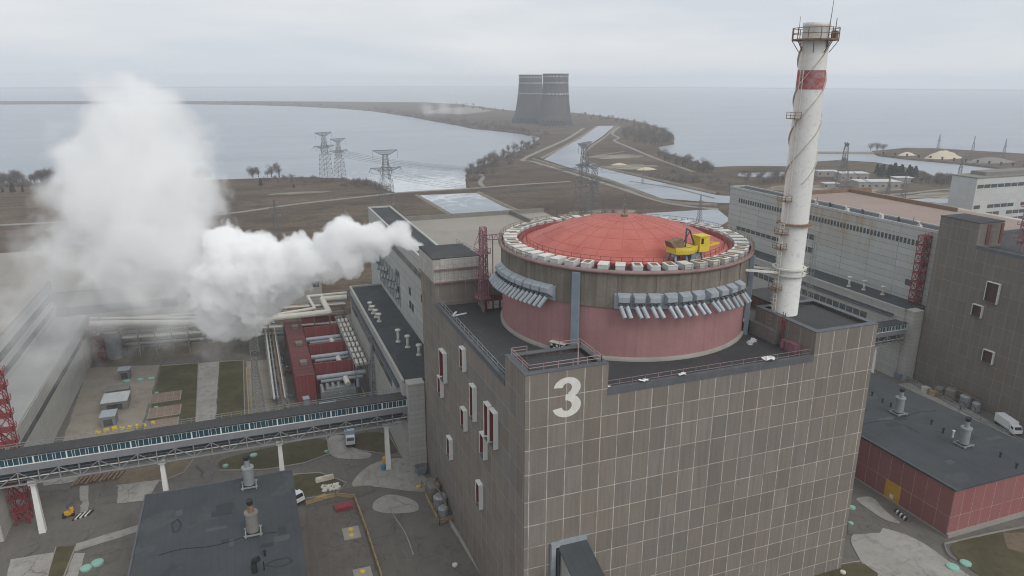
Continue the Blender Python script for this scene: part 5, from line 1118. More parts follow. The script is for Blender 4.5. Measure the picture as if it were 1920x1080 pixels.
# yellow valve and blue drum by the right column, dumpster, gate box
e = G(721, 878); v_ = thing('valve_post', (e[0], e[1], 0), 'yellow and blue valve post at the foot of the bridge column', 'valve'); q = MB(); q.tube((e[0], e[1], 0), (e[0], e[1], 2.2), 0.2, 0.2, 8); q.build('stem', m_yellowd, v_); q = MB(); q.tube((e[0], e[1], 2.2), (e[0], e[1], 3.0), 0.55, 0.45, 12); q.build('head', m_yellowd, v_); q = MB(); q.tube((e[0]-0.3, e[1]-0.6, 0.05), (e[0]-0.3, e[1]-0.6, 1.3), 0.6, 0.6, 12); q.build('drum', M('blue drum', (0.05, 0.19, 0.30), 0.5), v_)
def skip(x, y, rz, mat, label):
    s_ = thing('waste_skip', (x, y, 0), label, 'skip'); q = MB(); a, b_ = math.cos(rz), math.sin(rz)
    def W(fx, fy, z): return (x+a*fx-b_*fy, y+b_*fx+a*fy, z)
    vs = [W(-1,-.8,.15),W(1,-.8,.15),W(1,.8,.15),W(-1,.8,.15),W(-1.3,-1.05,2.0),W(1.3,-1.05,2.0),W(1.3,1.05,2.0),W(-1.3,1.05,2.0)]; q.add(vs, [(0,3,2,1),(0,1,5,4),(1,2,6,5),(2,3,7,6),(3,0,4,7)]); q.build('body', mat, s_)
    q = MB(); q.add([W(-1.2,-.95,1.6),W(1.2,-.95,1.6),W(1.2,.95,1.6),W(-1.2,.95,1.6)], [(0,1,2,3)]); q.build('load', m_rust, s_)
    q = MB()
    for p, r_ in (((-1.3,-1.05),(1.3,-1.05)),((1.3,-1.05),(1.3,1.05)),((1.3,1.05),(-1.3,1.05)),((-1.3,1.05),(-1.3,-1.05))): q.bar(W(*p,2.0), W(*r_,2.0), 0.14)
    q.build('rim', mat, s_)
e = G(789, 888); skip(e[0], e[1], 0.1, m_bluegrey, 'blue grey waste skip against the foot of the tall brown wall')
e = G(1685, 710); skip(e[0], e[1], 0.2, m_bluegrey, 'blue grey skip at the far end of the right lane')
e = G(645, 955); q = MB(); q.box(e[0]-1.8, e[0]+1.8, e[1]-0.9, e[1]+0.9, 0.1, 1.0); q.box(e[0]-1.9, e[0]+1.9, e[1]-1.0, e[1]+1.0, 1.0, 1.12); single(q, 'fire_sand_chest', m_redst, 'dark red chest by the fenced yard entrance', 'chest')
e = G(609, 901); q = MB(); q.obox((e[0], e[1], 0.1), (4.2, 0.9, 0.8), 0.12); q.obox((e[0], e[1], 0.9), (4.0, 0.5, 0.3), 0.12); single(q, 'concrete_barrier', m_cap, 'pale concrete block lying on the lawn beside the dark roof', 'barrier')
e = G(592, 938); q = MB(); q.obox((e[0]+1, e[1], 0.1), (2.8, 0.9, 0.35), 0.2); q.obox((e[0]+1.2, e[1]+0.3, 0.45), (2.4, 0.8, 0.2), 0.35); single(q, 'plank_pile', m_wood, 'pile of boards by the half hidden lorry', 'boards')
e = G(620, 915); q = MB(); rr = random.Random(4)
for i in range(80): q.obox((e[0]+rr.uniform(-1.9, 1.9), e[1]+rr.uniform(-1.3, 1.3), 0.05), (rr.uniform(.3, .9), rr.uniform(.2, .6), rr.uniform(.1, .35)), rr.random()*3)
single(q, 'rubble_heap', m_cap, 'scattered pale rubble on the lawn edge', 'rubble')
e = G(182, 900); q = MB()
for i in range(11): q.bar((e[0]-5+i*0.95, e[1]-1.6, 0.2+0.2*(i % 3)), (e[0]-4+i*0.95, e[1]+2.0, 0.3+0.25*(i % 2)), 0.45, 0.35)
single(q, 'scrap_heap', m_rust, 'dark rusty scrap heap under the footbridge', 'scrap')
e = G(140, 947); q = MB(); q.lathe(e[0], e[1], [(1.7, 0.05), (1.2, 0.35), (0.5, 0.6), (0.02, 0.7)], 14); single(q, 'grit_heap', m_asphd, 'dark round grit heap on the asphalt at left', 'heap')
def fence(px, label, h=1.6, mat=m_wood, step=2.5, world=False):
    P_ = [tuple(G(u, v)[:2]) for u, v in px]; f = thing('fence', (P_[0][0], P_[0][1], 0), label, 'fence'); q = MB()
    for a, b_ in zip(P_[:-1], P_[1:]):
        for z_ in (0.35, h*0.55, h-0.15): q.bar((a[0], a[1], z_), (b_[0], b_[1], z_), 0.1, 0.22)
    q.build('rail_board', mat, f)
    for a, b_ in zip(P_[:-1], P_[1:]):
        d_ = math.dist(a, b_); n = max(1, int(d_/step))
        for i in range(n+1): c = MB(); x_, y_ = a[0]+(b_[0]-a[0])*i/n, a[1]+(b_[1]-a[1])*i/n; c.box(x_-.08, x_+.08, y_-.08, y_+.08, 0.02, h); c.build('post', mat, f)
fence([(665, 938), (688, 1000), (716, 1088)], 'yellow timber fence along the left side of the asphalt lane')
fence([(798, 932), (824, 985), (850, 975)], 'timber guard fence round the drum tanks', 1.3, m_wood, 2.2)
fence([(575, 948), (630, 932), (664, 936)], 'low timber fence at the head of the fenced yard', 1.2)
# drum tanks at the wall foot
for S, (u, v), lab in ((0, (826, 955), 'group of weathered drum tanks at the foot of the tall brown wall'), (157, (1808, 762), 'drum tanks on a frame beside the right lane')):
    e = G(u, v); t_ = thing('drum_tanks', (e[0], e[1], 0), lab, 'tanks')
    for (dx, dy, r_, h) in ((0, 0, 1.5, 3.2), (-0.2, 4.6, 1.5, 3.4), (-0.3, -3.6, 1.1, 2.6), (0.1, 8.4, 1.3, 2.2)):
        q = MB(); q.tube((e[0]+dx, e[1]+dy, 0.3), (e[0]+dx, e[1]+dy, h), r_, r_, 16); q.tube((e[0]+dx, e[1]+dy, h), (e[0]+dx, e[1]+dy, h+0.4), r_*1.04, r_*0.75, 16); q.build('tank', m_galv if dy < 1 else m_concd, t_, False)
    q = MB(); 
    for dy in (-4.6, -1.5, 2.5, 6.5, 9.8): q.bar((e[0]+1.7, e[1]+dy, 0), (e[0]+1.7, e[1]+dy, 4.0), 0.15); q.bar((e[0]-1.8, e[1]+dy, 0), (e[0]-1.8, e[1]+dy, 2.0), 0.15)
    q.bar((e[0]+1.7, e[1]-4.6, 3.9), (e[0]+1.7, e[1]+9.8, 3.9), 0.2); q.bar((e[0]-1.8, e[1]-4.6, 1.9), (e[0]-1.8, e[1]+9.8, 1.9), 0.14); q.path([(e[0]+0.4, e[1]-3.6, 3.1), (e[0]+0.2, e[1], 3.9), (e[0]-0.2, e[1]+4.6, 3.9), (e[0]+1.6, e[1]+8, 3.2)], 0.18, 6); q.build('pipework', m_rust, t_)
e = G(897, 1052); q = MB(); q.add([(e[0]-0.9, e[1]-1.6, 0.2), (e[0]-0.9, e[1]+1.6, 0.2), (e[0]+0.9, e[1]+1.6, 2.2), (e[0]+0.9, e[1]-1.6, 2.2), (e[0]-0.8, e[1]-1.6, 0.1), (e[0]-0.8, e[1]+1.6, 0.1), (e[0]+1.0, e[1]+1.6, 2.1), (e[0]+1.0, e[1]-1.6, 2.1)], [(3,2,1,0),(4,5,6,7),(0,1,5,4),(2,3,7,6),(0,4,7,3),(1,2,6,5)]); single(q, 'metal_sheet', m_silver, 'pale metal sheet leaning at the wall foot near the bottom', 'sheet')
for (u, v, l) in ((1735,735,'pale crate by the right lane'),(1750,742,'yellow crate by the right lane')):
    e = G(u, v); q = MB(); q.box(e[0]-0.9, e[0]+0.9, e[1]-0.9, e[1]+0.9, 0.1, 1.5); q.box(e[0]-1, e[0]+1, e[1]-1, e[1]+1, 1.5, 1.62); single(q, 'crate', m_cap if u < 1740 else m_wood, l, 'crate')
fence([(1700,715),(1800,770),(1920,838)], 'thin wire fence beside the right grey wall', 1.8, m_trs, 6)

# ------------------------------------------------------------------ cooling towers
def cooling_tower(u, v, rpx, tpx, vtop, label):
    e = G(u, v); t_ = thing('cooling_tower', (e[0], e[1], 0), label, 'cooling tower', 'pair of cooling towers'); dd = np.dot(e-CAM, _fw); k = rpx*dd/F; kt = tpx/rpx; h = GY(u, vtop, e[1])[2]
    q = MB(); n = 64
    def rr_(f): return k*(kt+(0.985-kt)*(max(0, 1-f/0.92))**1.75)
    prof = [(rr_(f), h*f) for f in (0.10, 0.16, 0.24, 0.33, 0.42, 0.52, 0.62, 0.72, 0.82, 0.92, 0.975)] + [(k*kt*1.03, h*0.978), (k*kt*1.03, h), (k*kt*0.95, h), (k*kt*0.94, h*0.85), (k*kt*1.05, h*0.4)]
    q.lathe(e[0], e[1], prof, n); q.build('shell', m_ctower, t_, True)
    q = MB()
    for i in range(36):
        a = 2*math.pi*i/36; b_ = 2*math.pi*(i+0.5)/36; c = 2*math.pi*(i+1)/36; r1, r2 = k*1.03, k*0.985
        q.bar((e[0]+r1*math.cos(b_), e[1]+r1*math.sin(b_), 0), (e[0]+r2*math.cos(a), e[1]+r2*math.sin(a), h*0.105), 1.3); q.bar((e[0]+r1*math.cos(b_), e[1]+r1*math.sin(b_), 0), (e[0]+r2*math.cos(c), e[1]+r2*math.sin(c), h*0.105), 1.3)
    q.lathe(e[0], e[1], [(k*1.06, 0), (k*1.06, 1.4), (k*1.03, 1.4)], 48); q.build('column_ring', m_darkst, t_)
    q = MB()
    for i in range(56):
        a = 2*math.pi*i/56
        for (ra, za), (rb, zb) in zip(prof[:10], prof[1:11]): q.bar((e[0]+ra*math.cos(a), e[1]+ra*math.sin(a), za), (e[0]+rb*math.cos(a), e[1]+rb*math.sin(a), zb), 0.9, 0.9)
    q.build('rib', m_darkst, t_)
    q = MB(); q.lathe(e[0], e[1], [(k*0.9, 0), (k*0.88, h*0.1)], 48); q.build('fill_core', m_black, t_)
    q = MB()
    for (f0, f1) in ((0.932, 0.962), (0.812, 0.842), (0.60, 0.628)):
        for i in range(25):
            a0 = 2*math.pi*(i+0.27)/25; a1 = 2*math.pi*(i+0.73)/25; r0, r1 = rr_(f0)+0.4, rr_(f1)+0.4
            q.add([(e[0]+r0*math.cos(a0), e[1]+r0*math.sin(a0), f0*h), (e[0]+r0*math.cos(a1), e[1]+r0*math.sin(a1), f0*h), (e[0]+r1*math.cos(a1), e[1]+r1*math.sin(a1), f1*h), (e[0]+r1*math.cos(a0), e[1]+r1*math.sin(a0), f1*h)], [(0,1,2,3)])
    q.build('painted_marks', m_white, t_)
    q = MB(); q.lathe(e[0], e[1], [(k*kt*0.95, h*0.8), (0.1, h*0.8)], 32); q.build('inner_floor', m_black, t_)
    for f in (0.585, 0.797, 0.974): q = MB(); r0 = rr_(f); q.lathe(e[0], e[1], [(r0, f*h), (r0+1.2, f*h+0.1), (r0+1.2, f*h+0.9), (r0, f*h+0.9)], 48); q.build('walkway', m_darkst, t_)
cooling_tower(1040.3, 234.5, 32.3, 23.0, 138, 'right one of two tall grey cooling towers, standing in front'); cooling_tower(994, 229.5, 32.5, 21.0, 140, 'left one of two tall grey cooling towers, partly hidden')

# ------------------------------------------------------------------ pylons
def cup_pylon(h, w_):
    q = MB(); lattice(q, 0, 0, 0, h*0.5, w_, w_*0.75, 5, 0.13); lattice(q, 0, 0, h*0.5, h*0.9, w_*0.5, w_*0.3, 5, 0.12); return q
def make_pylon(kind, label, group, loc):
    t_ = thing('pylon', (0, 0, 0), label, 'pylon', group)
    if kind == 'cup':
        q = cup_pylon(44, 9.5); 
        for s_ in (-1, 1):
            q.bar((s_*2.4, 0, 22), (s_*4.5, 0, 28), 0.3); q.bar((s_*4.5, 0, 28), (s_*1.4, 0, 34), 0.3)
        q.build('tower', m_pyl, t_); q = MB()
        for (z_, hw, dz) in ((28, 11.0, 2.4), (39.5, 9.0, 3.0)):
            for yy in (-0.9, 0.9):
                q.bar((-hw, yy, z_+dz), (hw, yy, z_+dz), 0.22); q.bar((-hw, yy*0.3, z_+dz), (-hw*0.35, yy, z_), 0.2); q.bar((hw, yy*0.3, z_+dz), (hw*0.35, yy, z_), 0.2); q.bar((-hw*0.35, yy, z_), (hw*0.35, yy, z_), 0.2)
                n = 12
                for i in range(n): xa = -hw+2*hw*i/n; xb = -hw+2*hw*(i+1)/n; f = lambda x: z_+max(0, (abs(x)-hw*0.35)/(hw*0.65))*dz; q.bar((xa, yy, z_+dz), (xb, yy, f(xb)), 0.12); q.bar((xb, yy, f(xb)), (xb, yy, z_+dz), 0.12)
        q.build('crossarm', m_pyl, t_); q = MB()
        for s_ in (-11, -4.5, 4.5, 11): q = MB(); q.bar((s_, 0, 30), (s_*1.02, -3.8, 27.0), 0.22); q.bar((s_, 0, 30), (s_*1.02, 3.8, 27.0), 0.22); q.build('insulator', m_galv, t_)
        for s_ in (-9, 9): q = MB(); q.bar((s_, 0, 42), (s_, 0, 36.5), 0.16); q.build('insulator', m_galv, t_)
    else:
        q = MB(); lattice(q, 0, 0, 0, 19, 4.2, 1.6, 7, 0.1); lattice(q, 0, 0, 19, 27, 1.4, 0.5, 4, 0.08); q.build('tower', m_pyl, t_); q = MB()
        for (z_, hw) in ((17.5, 6.5), (21.5, 4.2)):
            for yy in (-0.6, 0.6): q.bar((-hw, 0, z_), (0, yy, z_+1.3), 0.14); q.bar((hw, 0, z_), (0, yy, z_+1.3), 0.14); q.bar((-hw, 0, z_), (0, yy, z_), 0.14); q.bar((hw, 0, z_), (0, yy, z_), 0.14)
        q.build('crossarm', m_pyl, t_); q = MB()
        for s_ in (-6.4, -3.5, 3.5, 6.4): q = MB(); q.bar((s_, 0, 17.5), (s_, 0, 15.8), 0.14); q.build('insulator', m_galv, t_)
    return t_
cups = [(612,334,1.0,0.5,'leftmost broad pylon on the shore beside the bay'),(638,336,0.88,0.45,'second broad pylon on the shore, close behind the first'),(727,394,1.0,0.1,'broad pylon with wide arms above the white steam'),(1093,399,1.15,0.7,'tallest pylon in the pair behind the red dome'),(1112,412,0.86,0.5,'shorter pylon crowded against the tallest one'),(1575,368,1.0,0.9,'broad pylon right of the white stack near the harbour')]
smalls = [(520,447,0.85,0.3,'small pylon behind the white steam, beside the plain road'),(432,440,0.6,0.2,'small thin pylon half veiled by the steam'),(1690,392,1.0,0.8,'small pylon between the ponds and the pink roof'),(1660,394,0.9,0.3,'small pylon left beside another above the pink roof'),(1800,404,0.95,0.6,'small pylon at the pond left of the white office block'),(1795,352,1.0,0.4,'small pylon on the harbour shore'),(1170,420,0.75,0.9,'small pylon left behind the red dome'),(1310,425,0.75,0.2,'small pylon right behind the red dome'),(1880,300,0.9,0.4,'small distant pylon on the sandy spit'),(1822,292,0.9,0.5,'thin distant pylon beside the sand heap'),(1758,283,0.8,0.2,'lone leaning mast left of the sand heap'),(645,415,0.4,0.1,'tiny portal pylon above the white steam'),(1205,345,0.5,0.4,'tiny pylon beside the canal')]
PY = []
proto = {}
for kind, arr in (('cup', cups), ('small', smalls)):
    for (u, v, s_, rz, l) in arr:
        e = G(u, v)
        if kind not in proto: proto[kind] = make_pylon(kind, l, 'lattice power pylons', e); o = proto[kind]; o.location = tuple(e); o.scale = (s_,)*3; o.rotation_euler = (0, 0, rz)
        else: o = copy_tree(proto[kind], e, rz, s_, l)
        PY.append((e, s_, rz, kind))
def wire(i, j, offs, sag, z0=28):
    (a, sa, ra, ka), (c, sc2, rc, kc) = PY[i], PY[j]; q = MB()
    for o_ in offs:
        za, zc = (27 if ka == 'cup' else 15.8)*sa, (27 if kc == 'cup' else 15.8)*sc2
        p = Vector((a[0]+o_*math.cos(ra), a[1]+o_*math.sin(ra), za)); r_ = Vector((c[0]+o_*math.cos(rc), c[1]+o_*math.sin(rc), zc)); n = 10
        pts = [p.lerp(r_, k/n)-Vector((0,0,sag*4*(k/n)*(1-k/n))) for k in range(n+1)]
        for x_, y_ in zip(pts[:-1], pts[1:]): q.bar(x_, y_, 0.12)
    return q
for n_, (i, j) in enumerate(((0, 3), (1, 3), (2, 4), (3, 5), (4, 5), (5, 8))):
    lab = ['thin wire from the leftmost pylon across the bay', 'thin wire from the second shore pylon toward the dome', 'thin wire between the mid plain pylons', 'thin wire from the tallest pylon to the harbour pylon', 'thin wire passing behind the white stack', 'thin wire from the harbour pylon to the pond'][n_]
    for o_ in (-10, -4, 4, 10): single(wire(i, j, (o_,), 7), 'power_line', m_pyl, lab, 'wire', lab+'s')

# ------------------------------------------------------------------ trees
def make_tree(seed, h, wdt, label, group, dense=620):
    r_ = random.Random(seed); t_ = thing('bare_tree', (0, 0, 0), label, 'tree', group); q = MB(); nst = r_.choice((1, 2, 3)); tips = []
    for s_ in range(nst):
        lx, ly = (r_.uniform(-.5, .5), r_.uniform(-.5, .5)) if nst > 1 else (0, 0); top = (lx*3, ly*3, h*r_.uniform(.55, .75)); q.tube((lx, ly, -0.3), top, h*0.02, h*0.006, 5)
        for i in range(7):
            k = r_.uniform(.2, .85); b_ = (lx+(top[0]-lx)*k, ly+(top[1]-ly)*k, top[2]*k); a = r_.uniform(0, 6.28); L_ = wdt*0.42*(1.05-0.55*k)*r_.uniform(.6, 1)
            e_ = (b_[0]+L_*math.cos(a), b_[1]+L_*math.sin(a), min(h*.95, b_[2]+h*r_.uniform(.1, .28))); q.tube(b_, e_, h*0.009, h*0.003, 4); tips.append((b_, e_))
    q.build('trunk', m_bark, t_); c = MB(); lobes = [(r_.uniform(-.3, .3)*wdt, r_.uniform(-.3, .3)*wdt, h*r_.uniform(.3, .72), h*r_.uniform(.17, .27)) for _ in range(8)]
    for i in range(dense):
        lb = r_.choice(lobes); o_ = Vector((r_.gauss(0, 1), r_.gauss(0, 1), r_.gauss(0, 1))).normalized()*lb[3]*r_.uniform(.2, 1.0)**0.6
        p = Vector(lb[:3])+o_
        if p.z < h*0.06: continue
        d_ = (Vector((p.x, p.y, (p.z-h*0.15)*1.1)).normalized()+Vector((r_.gauss(0, .5), r_.gauss(0, .5), r_.gauss(.1, .5)))).normalized()*h*r_.uniform(0.07, 0.16)
        s_ = Vector((r_.gauss(0, 1), r_.gauss(0, 1), r_.gauss(0, .4))).normalized()*h*0.0065
        c.add([p-d_*.5-s_, p-d_*.5+s_, p+d_*.5], [(0,1,2)])
        f = p+Vector((r_.gauss(0, 1), r_.gauss(0, 1), r_.uniform(-.3, 1))).normalized()*h*0.07; c.add([p-s_*0.8, p+s_*0.8, f], [(0,1,2)])
    c.build('crown', m_twig, t_); return t_
def make_bush(seed, label, group):
    r_ = random.Random(seed); t_ = thing('bare_shrub', (0, 0, 0), label, 'shrub', group); q = MB()
    for i in range(5): q.tube((0,0,-.2), (r_.uniform(-1, 1), r_.uniform(-1, 1), 1.6), 0.08, 0.04, 4)
    q.build('stem', m_bark, t_); c = MB()
    for i in range(170):
        p = Vector((r_.gauss(0, 1.3), r_.gauss(0, 1.3), abs(r_.gauss(0.9, .6)))); d_ = Vector((r_.gauss(0, .7), r_.gauss(0, .7), r_.uniform(.1, 1))).normalized()*r_.uniform(.6, 1.5); s_ = Vector((r_.gauss(0, 1), r_.gauss(0, 1), 0)).normalized()*0.12; c.add([p-s_, p+s_, p+d_], [(0,1,2)])
    c.build('foliage', m_twig, t_); return t_
def make_pine(seed, label, group):
    r_ = random.Random(seed); t_ = thing('evergreen_tree', (0, 0, 0), label, 'tree', group); q = MB(); q.tube((0,0,-.2), (0,0,7), 0.22, 0.08, 5); q.build('trunk', m_bark, t_); c = MB()
    for i in range(420):
        z_ = r_.uniform(0.5, 8); R_ = 2.7*(1-z_/8.6)**0.7*r_.uniform(.35, 1.05); a = r_.uniform(0, 6.28); p = Vector((R_*math.cos(a), R_*math.sin(a), z_)); 
        u_ = Vector((r_.gauss(0, 1), r_.gauss(0, 1), r_.gauss(0, 1))).normalized()*0.55; v_ = Vector((r_.gauss(0, 1), r_.gauss(0, 1), r_.gauss(0, 1))).normalized()*0.45; c.add([p-u_, p+v_, p+u_, p-v_], [(0,1,2,3)])
    c.build('crown', m_pine, t_); return t_
rt = random.Random(21)
protos = {}
def plant(kind, u, v, s_, label, group):
    key = kind if kind != 'tree' else 'tree%d' % rt.randrange(5)
    e = G(u, v)
    if key not in protos:
        o = make_bush(1, label, group) if kind == 'bush' else make_pine(2, label, group) if kind == 'pine' else make_tree(int(key[-1])+10, 10, 9, label, group)
        protos[key] = o
        o.location = tuple(e); o.scale = (s_,)*3; o.rotation_euler = (0, 0, rt.uniform(0, 6))
    else: o = copy_tree(protos[key], e, rt.uniform(0, 6.28), (s_*rt.uniform(.85, 1.2), s_*rt.uniform(.85, 1.2), s_), label, group); o['category'] = {'bush': 'shrub'}.get(kind, 'tree')
def grove(kind, poly, n, s0, s1, label, group):
    k = 0
    us = [p[0] for p in poly]; vs = [p[1] for p in poly]
    def inside(u, v):
        c = False; j = len(poly)-1
        for i in range(len(poly)):
            (a, b_), (c2, d_) = poly[i], poly[j]
            if (b_ > v) != (d_ > v) and u < (c2-a)*(v-b_)/(d_-b_)+a: c = not c
            j = i
        return c
    while k < n:
        u, v = rt.uniform(min(us), max(us)), rt.uniform(min(vs), max(vs))
        if inside(u, v): plant(kind, u, v, rt.uniform(s0, s1), label, group); k += 1
grove('tree', [(-10,349),(95,347),(95,342),(-10,343)], 20, 0.9, 1.7, 'tall grey bare tree in the grove at the left edge', 'bare trees at the left edge')
grove('tree', [(365,346),(392,345),(392,337),(365,338)], 5, 1.0, 1.6, 'bare tree at the fringe of the tall steam cloud', 'bare trees by the steam cloud')
grove('tree', [(470,334),(525,333),(525,329),(470,330)], 7, 0.8, 1.7, 'bare tree on the shore left of the pylons', 'bare trees left of the pylons')
grove('bush', [(-10,352),(95,350),(95,345),(-10,346)], 20, 1.0, 2.0, 'bare shrub under the grove at the left edge', 'shrubs at the left edge')
grove('bush', [(400,338),(720,356),(720,340),(560,332),(400,335)], 30, 0.7, 1.6, 'bare shrub on the near shore of the bay', 'shrubs on the near shore')
grove('bush', [(640,338),(700,345),(735,362),(700,358)], 14, 1.3, 2.3, 'dense bare shrub between the shore pylons', 'shrubs between the pylons')
grove('tree', [(872,334),(890,330),(985,285),(1012,268),(1000,264),(940,288),(880,318)], 52, 0.6, 1.15, 'bare tree on the wooded bank left of the canal', 'trees on the left canal bank')
grove('bush', [(872,345),(905,335),(1000,288),(1010,268),(985,276),(940,295),(885,318)], 48, 0.9, 1.9, 'low shrub behind the wooded bank left of the canal', 'shrubs on the left canal bank')
grove('tree', [(860,234),(960,249),(1012,255),(960,238),(880,228),(850,228)], 50, 0.6, 1.2, 'small bare tree on the spit below the cooling towers', 'trees below the cooling towers')
grove('bush', [(700,207.8),(815,226.5),(862,234.5),(960,247.5),(960,244.5),(862,230.5),(815,222.5),(700,205.5)], 60, 1.6, 3.2, 'dark shrub on the bay side of the spit', 'shrubs on the bay side of the spit')
grove('bush', [(1005,262),(1040,252),(960,236),(900,232),(960,246)], 30, 1.0, 2.0, 'dark shrub in front of the cooling towers', 'shrubs before the cooling towers')
grove('bush', [(380,195),(640,202),(800,222),(860,232),(830,216),(640,196),(380,192)], 44, 1.5, 3.2, 'low shrub along the far spit', 'shrubs along the far spit')
grove('tree', [(830,199),(950,213),(950,208),(880,197),(840,194)], 20, 0.8, 1.3, 'distant tree on the spit left of the towers', 'trees left of the towers')
grove('tree', [(1082,222),(1160,232),(1200,236),(1160,224),(1090,214)], 24, 0.7, 1.3, 'bare tree beside the right cooling tower', 'trees right of the towers')
grove('tree', [(1165,262),(1175,242),(1215,240),(1258,256),(1258,270),(1215,275)], 66, 1.0, 1.9, 'tall bare tree in the dense grove right of the canal', 'dense grove right of the canal')
grove('tree', [(1238,292),(1290,306),(1340,320),(1330,326),(1270,312),(1230,298)], 26, 0.8, 1.4, 'bare tree on the shore below the dense grove', 'trees below the dense grove')
grove('bush', [(1200,330),(1270,340),(1340,350),(1380,348),(1320,330),(1240,318)], 24, 0.9, 1.9, 'low shrub on the right bank of the canal', 'shrubs on the right canal bank')
grove('tree', [(1380,328),(1500,330),(1500,352),(1400,345)], 22, 0.6, 1.1, 'bare tree left of the white stack by the small bay', 'trees by the small bay')
grove('tree', [(1630,284),(1665,283),(1665,280),(1630,281)], 5, 0.9, 1.3, 'bare tree at the tip of the sandy spit', 'trees on the sandy spit')
grove('pine', [(1640,332),(1716,338),(1716,328),(1640,324)], 16, 1.0, 1.5, 'dark evergreen behind the flat white huts', 'evergreens behind the white huts')
grove('tree', [(1712,346),(1790,350),(1780,338),(1712,334)], 20, 0.7, 1.2, 'bare tree right of the dark evergreens', 'trees right of the evergreens')
for (u, v, s_, l) in ((5,361,0.5,'tiny dark evergreen at the left edge'),(24,361,0.95,'tallest of the small dark evergreens at left'),(43,360,0.55,'right small dark evergreen by the bare grove'),(489,348,0.8,'round dark evergreen alone on the plain'),(551,352,0.4,'tiny dark evergreen on the plain'),(1590,336,1.0,'single dark evergreen beside the harbour pylon')): plant('pine', u, v, s_, l, None) or None
grove('bush', [(870,420),(960,400),(1100,385),(1210,395),(1200,412),(960,418)], 30, 0.7, 1.6, 'grey shrub on rough ground behind the dome', 'shrubs behind the dome')

# ------------------------------------------------------------------ far buildings, sand heap, office block
def hut(u, v, w_, d_, h, label, wins=4, mat=None):
    e = G(u, v); s_ = thing('hut', (e[0], e[1], 0), label, 'building', 'flat white huts by the harbour'); q = MB(); q.obox((e[0], e[1], 0), (w_, d_, h), -0.35); q.build('wall', mat or m_conc, s_); q = MB(); q.obox((e[0], e[1], h), (w_+1, d_+1, 0.5), -0.35); q.build('roof', m_capside, s_)
    for i in range(wins): q = MB(); c, s2 = math.cos(-0.35), math.sin(-0.35); fx, fy = -w_*0.4+i*w_*0.8/max(1, wins-1), -d_/2-0.1; q.obox((e[0]+c*fx-s2*fy, e[1]+s2*fx+c*fy, h*0.35), (1.6, 0.3, 1.6), -0.35); q.build('window', m_black, s_)
hut(1640, 352, 36, 16, 6, 'long flat white hut with dark windows near the harbour', 6); hut(1595, 338, 26, 14, 7, 'pale hut behind the harbour pylon', 4); hut(1548, 330, 20, 10, 5, 'small pale hut right of the white stack', 3); hut(1690, 343, 16, 10, 5, 'short pale hut at the end of the long hut', 2); hut(1555, 352, 12, 8, 4, 'low pale hut close to the white stack', 2); hut(1770, 341, 14, 8, 3.5, 'greenish low hut on the harbour shore', 2)
def heap(u, v, w_, h, label, mat):
    e = G(u, v); q = MB(); r_ = random.Random(8); n = 20; vs = []; m_ = 6
    for j in range(m_+1):
        for i in range(n): a = 6.2832*i/n; k = 1-j/m_; vs.append((e[0]+w_*k*math.cos(a)*(1+r_.uniform(-.12, .12)), e[1]+w_*0.5*k*math.sin(a), h*(1-k**1.4)*(1+r_.uniform(-.06, .06))))
    q.add(vs, [(j*n+i, j*n+(i+1) % n, (j+1)*n+(i+1) % n, (j+1)*n+i) for j in range(m_) for i in range(n)]); single(q, 'sand_heap', mat, label, 'sand heap')
heap(1768, 296, 28, 9, 'tall pale sand heap on the spit across the harbour', m_sand); heap(1700, 291, 14, 4, 'low pale sand heap left of the tall one', m_sand); heap(1855, 303, 34, 5, 'grey gravel heap right of the tall sand heap', m_concd); heap(1212, 318, 12, 2.5, 'pale spoil heap on the canal bank', m_sand); heap(1160, 309, 10, 2, 'second pale spoil heap nearer the pylons', m_sand)
for i in range(14):
    u = 1655+i*22; e = G(u, 289.5+i*2.0); q = MB(); q.tube((e[0], e[1]-1, -2.5), (e[0], e[1]-1, 2.8), 0.9, 0.9, 8); q.tube((e[0], e[1]-1, 2.8), (e[0], e[1]-1, 3.4), 1.5, 1.5, 8); single(q, 'mooring_post', m_rubber, 'dark mooring post in the row along the quay', 'post', 'mooring posts along the quay')
ob = thing('office_block', (330, 215, 0), 'white office block with dark window bands at the right edge', 'building')
oy = 205.0; g0 = GY(1833, 335, oy); ox, oz = g0[0], g0[2]
q = MB(); q.box(ox, ox+70, oy, oy+16, 0, oz); q.build('wall', panel_mat('white office panels', (0.5, 0.52, 0.52), (0.32, 0.33, 0.33), 6, 0, 0, 0, 0.1, 0.6, 0.08, 0.15, zpitch=3.3), ob)
q = MB(); q.box(ox-0.3, ox+70, oy-0.3, oy+16.3, oz, oz+0.6); q.build('roof', m_concd, ob)
q = MB(); q.box(ox+12, ox+70, oy+4, oy+14, oz+0.6, oz+2.6); q.build('roof_house', m_concd, ob)
for vb in (350, 388, 402, 415, 428):
    z_ = GY(1840, vb, oy)[2]
    for k in range(12):
        if (k*7+vb) % 5 == 0 and vb > 380: continue
        q = MB(); q.box(ox+1.0+k*5.6, ox+6.1+k*5.6, oy-0.06, oy-0.005, z_-1.0, z_+1.1); q.build('window', m_glassg, ob)
r = single(MB().box(300, 330, 225, 245, 0, 9), 'pump_house', m_gpanel, 'grey pump house behind the pink roof', 'building') if False else None

